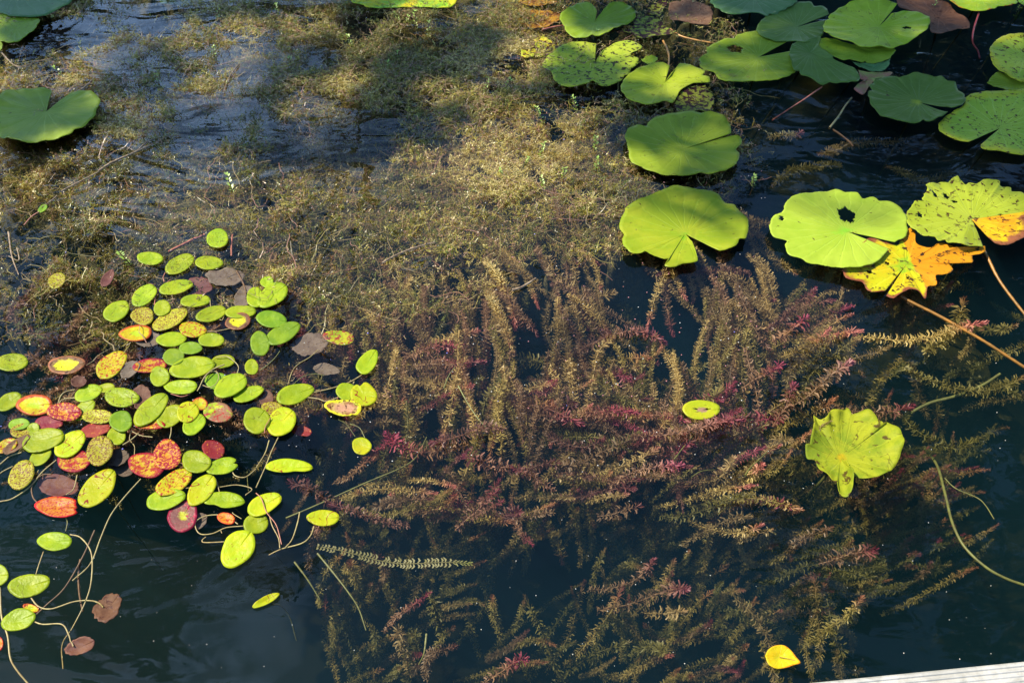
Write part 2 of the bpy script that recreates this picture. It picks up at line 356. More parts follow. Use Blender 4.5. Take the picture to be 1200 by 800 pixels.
# ------------------------------------------------------------------ floating leaves
def blade_mesh(name, outline, centre, mat, parent, z0, lift=.006, jag=.0, rings=14, n=120, holes=(), dip=.003, wav=3, seed=0, closed=False, tilt=(0, 0), bites=0, big=False):
    """outline & centre in photo pixels (projected to height z0); fan of rings from the centre to the outline.
    open outline: the two ends are the lips of the notch."""
    rg = np.random.default_rng(seed + 100)
    P = np.array([at(x, y, z0) for x, y in outline]); c = np.array(at(*centre, z0))
    if closed: P = np.vstack([P, P[:1]])
    O = catmull(P, n)
    if closed: O[-1] = O[0]
    d = O - c; size = np.mean(np.linalg.norm(d, axis=1))
    if jag:
        k = np.linspace(0, 1, n); f = np.zeros(n)
        for q in (7, 13, 23, 41): f += rg.normal() * np.sin(2 * math.pi * q * k + rg.uniform(0, 7)) / (1 + q / 14)
        f += rg.normal(0, .3, n) + .9 * np.abs(np.sin(math.pi * 26 * k + rg.uniform(0, 3))); w_ = np.ones(n)
        if not closed: w_[:4] = 0; w_[-4:] = 0
        d = d * (1 + jag * (f * w_))[:, None]
        if bites:
            for q in range(bites):
                u0 = rg.uniform(.05, .95); wd = rg.uniform(.006, .02); d *= (1 - rg.uniform(.05, .13) * np.exp(-((k - u0) / wd) ** 2))[:, None]
    t = np.linspace(0, 1, rings + 1)[1:] ** .9
    ang = np.linspace(0, 2 * math.pi, n); ph = rg.uniform(0, 7, 3)
    und = .35 * np.sin(wav * ang + ph[0]) + .2 * np.sin((2 * wav + 1) * ang + ph[1]) + .12 * np.sin((6 * wav + 1) * ang + ph[2])
    V = [np.zeros((1, 3))]; UV = [np.array([[.5, 0]])]
    for tt in t:
        p = d * tt; p[:, 2] = dip * min(1, tt * 2) + lift * tt ** 3 * (.6 + (und if big else .35 * und)) * (1 if not big else .55 + .45 * tt) + tilt[0] * p[:, 0] + tilt[1] * p[:, 1]
        V.append(p); UV.append(np.stack([np.linspace(0, 1, n), np.full(n, tt)], -1))
    V = np.vstack(V); UV = np.vstack(UV); F = []
    hl = [(np.array(at(hx, hy, z0)) - c, abs((at(hx + hr, hy, z0) - at(hx, hy, z0)).x), abs((at(hx, hy + hr2, z0) - at(hx, hy, z0)).y)) for hx, hy, hr, hr2 in holes]
    def inh(ix):
        q = V[ix].mean(0)
        th = math.atan2(q[1], q[0])
        for h, a, b in hl:
            e = ((q[0] - h[0]) / a) ** 2 + ((q[1] - h[1]) / b) ** 2
            al = math.atan2((q[1] - h[1]) / b, (q[0] - h[0]) / a)
            if e < 1 + .22 * math.sin(5 * al + h[0] * 90) + .15 * math.sin(11 * al): return True
        return False
    for j in range(n - 1):
        F.append((0, 1 + j, 2 + j))
        for i in range(rings - 1):
            f = (1 + i * n + j, 1 + (i + 1) * n + j, 2 + (i + 1) * n + j, 2 + i * n + j)
            if hl and inh(list(f)): continue
            F.append(f)
    # upward facing
    a_, b_, c_ = V[F[0][0]], V[F[0][1]], V[F[0][2]]
    if np.cross(b_ - a_, c_ - a_)[2] < 0: F = [tuple(reversed(f)) for f in F]
    o = meshobj(name, V, F, mat, parent, uv=UV)
    if parent is None: o.location = c
    so = o.modifiers.new('thick', 'SOLIDIFY'); so.thickness = .0012; so.offset = -1
    return o, c, size
def lily(label, outline, centre, mat, z=.004, stem=True, sub=False, cat='lily pad', **kw):
    c = at(*centre, z)
    root = empty('lily_pad', c, label, cat, 'lily pads')
    kw.setdefault('big', True); kw.setdefault('bites', 2); kw.setdefault('jag', .011); kw.setdefault('n', 170); kw.setdefault('rings', 22 if kw.get('holes') else 14)
    kw.setdefault('lift', .006); kw.setdefault('dip', .004)
    blade_mesh('blade', outline, centre, mat, root, z, seed=int(centre[0] * 7 + centre[1]), **kw)
    if stem:
        r_ = random.Random(int(centre[0])); e = (r_.uniform(-.12, .12), r_.uniform(.02, .3), -.55)
        tube('stem', catmull([(0, 0, -.002), (e[0] * .3, e[1] * .15, -.12), (e[0] * .8, e[1] * .6, -.35), e], 12), .0032, .004, M_stem_ol, root)
    return root
def off(pts, ox, oy, s=4.0): return [(ox + x / s, oy + y / s) for x, y in pts]
# lily pad pigments (the teal one holds painted shade)
lp = lambda n, **k: leafmat('pad_' + n, **k)
PG = lp('green', A=(.15, .24, .012), B=(.20, .29, .02), rim=(.18, .15, .03), rim_r=1.12, veins=22, mot=6, spot_amt=.12, spot_scale=45, wet=.25, scr=.4, rough=.4)
PD = lp('dark', A=(.075, .15, .022), B=(.10, .18, .03), veins=22, mot=6, spot_amt=.08, spot_scale=45, rough=.33, scr=.3)
PL = lp('light', A=(.24, .35, .015), B=(.30, .39, .03), rim=(.2, .17, .03), rim_r=1.1, veins=24, mot=6, spot_amt=.22, spot_scale=45, wet=.3, scr=.6, rough=.42)
PB_ = lp('bright', A=(.19, .31, .012), B=(.27, .36, .018), veins=20, mot=9, spot_amt=.16, spot_scale=60, wet=.35, centre=(.11, .36, .01), centre_r=.08, rough=.38)
PY = lp('pale', A=(.23, .34, .025), B=(.28, .38, .035), veins=22, mot=9, spot_amt=.2, spot_scale=55, wet=.3, centre=(.17, .42, .02), centre_r=.07, rough=.38)
PS = lp('speckled', A=(.22, .32, .02), B=(.30, .37, .03), veins=18, mot=7, spot_amt=.62, spot_scale=70, spot=(.02, .012, .008), rough=.45, centre=(.04, .03, .02), centre_r=.02, wet=.2)
PR = lp('ragged', A=(.15, .2, .02), B=(.2, .24, .03), spot=(.03, .012, .01), spot_amt=1.0, spot_scale=60, blotch=(.1, .05, .03), blotch_at=.6, rough=.5)
PY2 = lp('yellowing', A=(.22, .33, .025), B=(.29, .38, .035), veins=20, mot=7, spot_amt=.5, spot_scale=60, rim=(.33, .36, .02), rim_r=.85, blotch=(.24, .24, .02), blotch_at=.66, scr=.7)
PRIM = lp('redrim', A=(.27, .45, .02), B=(.36, .5, .02), veins=22, rim=(.5, .12, .02), rim_r=1.02, spot_amt=.15, spot_scale=60)
PO = lp('orange', A=(.38, .40, .008), B=(.46, .37, .008), veins=16, mot=13, half=((.52, .25, .008), 1.0, .012), spot=(.06, .03, .01), spot_amt=.55, spot_scale=70, rim=(.20, .07, .025), rim_r=.92, centre=(.22, .36, .015), centre_r=.22, blotch=(.24, .09, .03), blotch_at=.66, rough=.5)
PHALF = lp('halforange', A=(.24, .34, .022), B=(.28, .38, .03), veins=22, mot=6, spot_amt=.5, spot_scale=60, wet=.5, scr=.8)
PHO = lp('orangelobe', A=(.50, .37, .008), B=(.52, .26, .008), veins=5, mot=10, rim=(.22, .085, .03), rim_r=.82, spot=(.1, .04, .01), spot_amt=.6, spot_scale=70)
PSUB = lp('sunken', A=(.30, .36, .02), B=(.16, .25, .015), veins=18, mot=12, spot=(.08, .06, .01), spot_amt=.45, spot_scale=50, centre=(.50, .38, .01), centre_r=.04, rough=.6, scr=.6)
PL2 = lp('left', A=(.17, .29, .022), B=(.22, .34, .03), veins=16, mot=6, spot_amt=.2, spot_scale=40, wet=.2)
PSHADE = lp('teal', A=(.07, .17, .05), B=(.09, .2, .06), veins=18, mot=6, spot_amt=.1, spot_scale=50, rough=.35)  # bluish tint of sky-lit shade put into the pad colour

lily('heart-shaped green pad, its notch open to the top, above the dark-speckled pad', off([(398,60),(370,30),(320,25),(260,60),(225,95),(240,130),(265,165),(310,190),(360,195),(400,188),(460,160),(520,130),(570,100),(577,75),(550,45),(500,28),(450,40),(410,75)], 600, 0), (697, 26), PG, .010, lift=.012)
lily('lily pad peppered with dark specks, brown curled lower rim, below the heart-shaped pad', off([(395,215),(370,215),(300,208),(240,222),(180,262),(150,295),(150,320),(185,350),(200,385),(245,415),(310,415),(370,400),(430,410),(490,395),(540,365),(590,300),(575,260),(605,230),(570,205),(500,203),(440,235),(420,255)], 600, 0), (697, 74), PS, .006, jag=.012, bites=5)
lily('sunlit pad with a brown speck at its heart and red-brown stalk at its notch', off([(738,320),(690,305),(620,320),(560,350),(520,385),(512,430),(535,465),(580,490),(640,502),(700,490),(755,485),(790,430),(860,395),(915,400),(922,375),(905,345),(850,320),(790,305),(770,325),(745,360)], 600, 0), (779, 97), PL, .012)
lily('small torn triangular pad, yellow-green and black-spotted, tucked between two round pads', off([(875,378),(905,410),(920,440),(940,460),(935,530),(870,530),(790,540),(765,510),(780,460),(820,420)], 600, 0), (813, 117), PR, .004, closed=True, jag=.03, bites=6, n=100)
lily('broad green pad split by a slit from its right side, alone below the upper group', [(856,159.5),(855,150),(846,140),(832,136),(821,136),(810,132.5),(797,133.5),(785,136),(772,139),(760,145),(756,151),(747,149.5),(736,157),(732.5,165),(736,178),(740,192),(751,198),(775,206),(800,209),(828,208),(845,204),(860,196),(868,178),(866,163),(845,165)], (800, 175), PG, .010, lift=.009)
lily('large pad with one black hole near its upper left, left end of the crowded cluster', [(925,50),(905,41),(885,38.5),(865,42),(845,50),(830,58),(820,70),(823,82),(838,88),(840,93),(850,97),(870,99),(895,97),(915,94),(931,86),(930,76),(930,62)], (889, 67), PG, .006, holes=[(861, 59, 9, 4.2)])
lily('dark green pad behind the brightest pad, its slit running to the right', [(971,19.5),(965,11),(948,5),(928,6),(912,14),(898,22),(887,33),(892,44),(908,50),(925,51),(945,53),(960,47),(966,38),(966,26)], (933, 32), PD, .010)
lily('smooth dark green pad in full shade, frontmost of the crowded cluster', off([(110,215),(150,200),(240,185),(235,225),(290,265),(330,295),(400,330),(425,375),(400,395),(340,400),(290,395),(240,400),(200,375),(130,345),(105,300),(100,255)], 900, 0), (950, 62), PD, .014, closed=True)
lily('half-hidden pad under the brightest pad with a frayed dark patch', off([(235,190),(300,195),(400,215),(520,228),(590,245),(575,270),(560,285),(490,305),(420,302),(385,290),(345,290),(290,265),(240,235)], 900, 0), (1018, 60), PG, .012, closed=True, bites=3)
lily('narrow green pad edge showing under the half-hidden pad', off([(395,300),(440,308),(490,310),(565,290),(560,320),(530,340),(490,345),(450,335)], 900, 0), (1024, 80), PSHADE, .008, closed=True, stem=False)
lily('brightest yellow-green pad with wavy rim and narrow notch at its upper right', off([(598,40),(570,25),(520,18),(460,15),(400,25),(340,45),(290,80),(262,120),(258,160),(280,190),(340,205),(400,215),(450,235),(510,230),(560,235),(610,225),(670,205),(720,170),(750,130),(745,95),(715,75),(660,58),(620,65),(570,88)], 900, 0), (1030, 31), PL, .024, holes=[(1062, 34.5, 5, 1.6)], lift=.014)
lily('green pad cut off by the top edge, left of the red-stalked pad', [(831,-2),(835,7),(844,15),(853,19),(868,19),(885,18),(898,21),(910,17),(925,10),(935,0),(930,-10),(900,-20),(860,-18),(838,-10)], (883, -3), PSHADE, .014, closed=True)
lily('round deep green pad with scalloped rim and yellow heart, right of the crowded cluster', off([(830,520),(880,515),(915,490),(918,460),(885,425),(870,400),(830,395),(800,375),(760,378),(720,362),(680,362),(640,372),(610,375),(590,365),(530,375),(490,400),(462,430),(465,480),(490,520),(540,555),(600,575),(660,585),(740,582),(800,570),(834,545)], 900, 0), (1076, 119.5), lp('deep', A=(.075, .155, .02), B=(.10, .185, .028), veins=22, mot=6, centre=(.28, .36, .02), centre_r=.06, spot_amt=.2, spot_scale=45), .012, lift=.012)
lily('wide yellow-mottled pad with a dark wedge notch at its lower left, by the right edge', [(1133,169.5),(1120,167),(1105,160),(1099,150),(1107,139),(1128,126),(1130,118),(1140,113),(1160,110),(1180,108),(1200,107),(1220,112),(1232,125),(1238,145),(1230,168),(1215,180),(1200,184),(1185,183),(1170,180),(1150,177),(1148,172.5)], (1172, 150), PY2, .008)
lily('pale green pad cropped by the right edge, above the wide mottled pad', [(1235,80),(1220,95),(1200,97),(1192,96),(1180,90),(1167,82),(1160,72),(1159,62),(1162,54),(1172,46),(1185,42),(1200,43),(1220,48),(1235,60)], (1200, 68), PY2, .014, closed=True)
lily('small shaded pad wedged between the two pads at the right edge', off([(1025,395),(1050,365),(1090,350),(1200,390),(1260,410),(1200,430),(1140,435),(1080,425)], 900, 0), (1190, 98), PG, .006, closed=True)
lily('bright pad with a red-orange rim cropped by the top edge, on a red stalk', off([(835,0),(870,30),(930,50),(1000,60),(1050,50),(1080,40),(1150,35),(1165,0),(1160,-40),(1060,-80),(930,-80),(840,-40)], 900, 0), (1149, -3), PRIM, .02, closed=True)
lily('sliver of yellow-green pad in the top right corner', off([(1168,10),(1172,24),(1210,34),(1260,20),(1240,-30),(1190,-20)], 900, 0), (1204, 1), PRIM, .016, closed=True)
lily('pinkish green folded pad sticking out left of the scalloped deep green pad', off([(420,340),(470,350),(570,345),(572,362),(530,378),(500,385),(470,415),(440,455),(400,430),(425,400),(455,385),(430,375)], 900, 0), (1016, 93), lp('pinkish', A=(.2, .28, .05), B=(.34, .14, .08), mot=14, spot_amt=.1), .005, closed=True, n=80, stem=False)
lily('yellow-green pad with a torn lower rim, left of the pad with the black hole', off([(970,388),(1010,385),(1050,360),(1060,335),(1090,330),(1100,290),(1098,240),(1070,210),(1040,170),(1000,160),(960,120),(910,105),(850,100),(800,87),(740,92),(690,115),(650,130),(600,145),(550,170),(520,215),(505,250),(505,310),(525,360),(550,400),(600,405),(620,395),(660,410),(710,425),(735,425),(715,455),(760,465),(800,445),(870,440),(862,400),(840,345)], 600, 200), (803, 274), PB_, .010, lift=.009, bites=2, n=220)
lily('big pale green pad with a round black hole and wet patches', off([(590,345),(640,310),(650,270),(645,230),(620,200),(570,165),(520,145),(480,135),(440,140),(410,115),(360,115),(320,100),(270,103),(200,110),(130,130),(80,165),(60,210),(25,225),(10,280),(30,330),(75,360),(90,395),(150,420),(190,440),(250,455),(320,468),(400,465),(470,450),(520,425),(562,376)], 900, 200), (992, 271), PY, .016, lift=.007, holes=[(991.5, 253, 9.5, 8.5), (915, 259, 2.6, 2.8)], n=220, rings=30)
pad17 = lily('insect-chewed pale pad with an orange and brown lobe at its right, on a yellow stalk', off([(985,280),(1225,200),(1225,160),(1200,130),(1150,95),(1090,90),(1080,70),(1040,68),(1000,65),(960,75),(900,60),(880,42),(840,55),(790,65),(740,80),(735,105),(705,115),(720,140),(685,155),(670,185),(648,210),(650,250),(680,290),(740,330),(780,355),(840,365),(900,370),(1005,365)][1:], 900, 200), (1139, 257), PHALF, .018, lift=.012, bites=9, jag=.012, holes=[(1077, 254, 3, 2.2), (1094, 231, 2.4, 4), (1108, 232, 3, 3.5), (1172, 253, 2.4, 1.2), (1118, 238, 4, 1.5)], n=240, rings=30)
lobe, _, _ = blade_mesh('orange_lobe', off([(1040,335),(1060,355),(1110,358),(1160,340),(1205,315),(1225,270),(1220,220),(1226,199)], 900, 200), (1139, 257), PHO, pad17, .018, lift=.010, jag=.01, n=60, rings=14, seed=4)
lobe['label'] = 'orange and brown decaying lobe'
pad18 = lily('tattered yellow and orange pad with brown frayed rim, beneath the two pale pads', off([(545,572),(495,575),(450,560),(400,535),(360,515),(350,490),(335,470),(400,400),(470,330),(540,345),(600,345),(640,310),(660,280),(685,300),(690,350),(760,370),(800,355),(860,370),(940,375),(1000,370),(1005,395),(950,410),(950,440),(900,435),(840,430),(860,470),(830,500),(780,510),(780,550),(740,560),(730,610),(700,580),(660,570),(630,580),(580,607),(550,594)], 900, 200), (1062, 310), PO, .007, lift=.008, jag=.013, bites=7, n=240, rings=26, holes=[(1018.5, 320, 3.6, 2), (1039, 309.5, 2.5, 2), (1063, 327, 2, 1.5), (1048, 323, 1.5, 1.5), (1024, 312, 1.6, 1.2)])
lily('sunken yellow-green pad with an orange heart and pointed lower lobe, lying underwater', off([(372,608),(400,650),(450,670),(510,655),(560,630),(590,590),(605,530),(600,480),(580,440),(545,410),(530,415),(500,400),(490,370),(450,340),(400,345),(390,345),(370,310),(330,330),(290,335),(270,370),(240,380),(210,360),(210,400),(195,460),(190,495),(172,495),(185,545),(215,560),(240,610),(300,680),(325,740),(360,752),(375,700),(374,640),(355,580)], 900, 400), (985, 537), PSUB, -.045, lift=.022, tilt=(.10, -.08), jag=.004, bites=1, n=220)
lily('pad painted in blue-green shade, filling the top left corner', off([(365,0),(320,30),(240,65),(200,80),(130,88),(60,85),(0,65),(-120,20),(-100,-80),(100,-140),(300,-100),(380,-40)], 0, 0), (20, -12), PSHADE, .010, closed=True)
lily('shaded green pad tucked below the corner pad at the top left', off([(0,66),(80,84),(130,90),(182,92),(185,130),(130,175),(90,200),(30,205),(-40,190),(-90,130)], 0, 0), (18, 34), PG, .005, closed=True)
lily('tiny tip of a green pad touching the left edge below the shaded pad', off([(0,200),(14,212),(14,235),(0,250),(-50,240),(-50,205)], 0, 0), (-3, 56), PG, .004, closed=True, stem=False)
lily('large green pad with a V notch at the top, at the left edge', off([(340,437),(400,445),(440,450),(470,480),(470,520),(440,570),(390,600),(350,630),(300,658),(200,680),(130,685),(60,675),(0,660),(-40,560),(-30,500),(20,460),(60,440),(150,434),(240,430),(232,470)], 0, 0), (54, 131), PL2, .012, lift=.014)
lily('dim green sunken pad at the top edge, left of centre', off([(755,20),(820,34),(900,34),(950,14),(960,-30),(860,-60),(760,-40)], 0, 0), (213, -2), PSHADE, -.03, closed=True, stem=False)
lily('yellow and lime pad half awash at the top edge, between weed and open water', off([(530,45),(600,50),(700,42),(740,38),(800,42),(870,45),(920,38),(945,0),(900,-50),(700,-70),(560,-20),(450,10)], 300, 0), (490, 0), lp('limeyellow', A=(.2, .4, .02), B=(.5, .42, .01), mot=14, spot_amt=.4, spot_scale=60), .004, closed=True, jag=.015)
lily('rotting yellow-orange pad scrap under the surface, left of the heart-shaped pad', off([(30,60),(90,55),(140,60),(200,70),(240,80),(210,110),(150,140),(80,135),(30,110)], 600, 0), (632, 24), lp('rotting', A=(.42, .27, .03), B=(.2, .10, .03), mot=45, mlo=.45, mhi=.55, spot_amt=.6), -.015, closed=True, jag=.03, n=90, bites=4, stem=False)
lily('yellow scrap of pad at the top edge above the rotting scrap', off([(20,15),(90,5),(150,0),(210,14),(180,30),(120,36),(60,30)], 600, 0), (630, 5), lp('rotting', A=1, B=1), -.01, closed=True, jag=.03, n=70, stem=False)
lily('bitten green and yellow pad scrap left of the speckled pad', off([(45,245),(95,235),(110,215),(105,195),(150,180),(170,200),(215,215),(210,240),(160,270),(100,280),(50,270)], 600, 0), (634, 60), lp('scrap', A=(.25, .33, .02), B=(.45, .35, .02), mot=30, spot_amt=.9, spot_scale=80), .003, closed=True, jag=.03, n=90, bites=6, stem=False)
lily('ragged spotted pad right of the heart-shaped pad', off([(490,165),(560,140),(585,85),(640,85),(690,105),(740,145),(768,160),(700,178),(600,185),(550,160)], 600, 0), (760, 32), PR, .004, closed=True, jag=.02, n=90, bites=4)
lily('ragged upper scrap of pad eaten to lace, near the top edge', off([(640,45),(670,25),(715,10),(728,25),(710,50),(690,85),(660,80),(635,65)], 600, 0), (772, 10), PR, .003, closed=True, jag=.04, n=80, bites=8, stem=False)
lily('brown rotten pad afloat at the top, between the ragged pad and the cropped green pad', off([(735,30),(800,10),(880,20),(935,60),(930,110),(900,125),(800,112),(740,95)], 600, 0), (810, 17), leafmat('BR', **LM['BR']), .001, closed=True, jag=.02, n=90)
lily('tan withered pad with a ribbed surface, right of the brightest pad', off([(610,0),(720,0),(830,20),(870,60),(930,100),(935,140),(860,150),(800,170),(760,165),(752,110),(700,65),(610,45)], 900, 0), (1100, 22), lp('withered', A=(.19, .10, .04), B=(.11, .06, .03), veins=14, mot=16, spot_amt=.4, spot_scale=60, rough=.6), .004, closed=True, jag=.015, n=110)
lily('tiny oval green pad between the speckled pad and the sunlit pad', off([(605,290),(625,277),(650,272),(678,276),(678,295),(655,305),(620,305)], 600, 0), (760.5, 72.5), PG, .010, closed=True, n=60, stem=False)

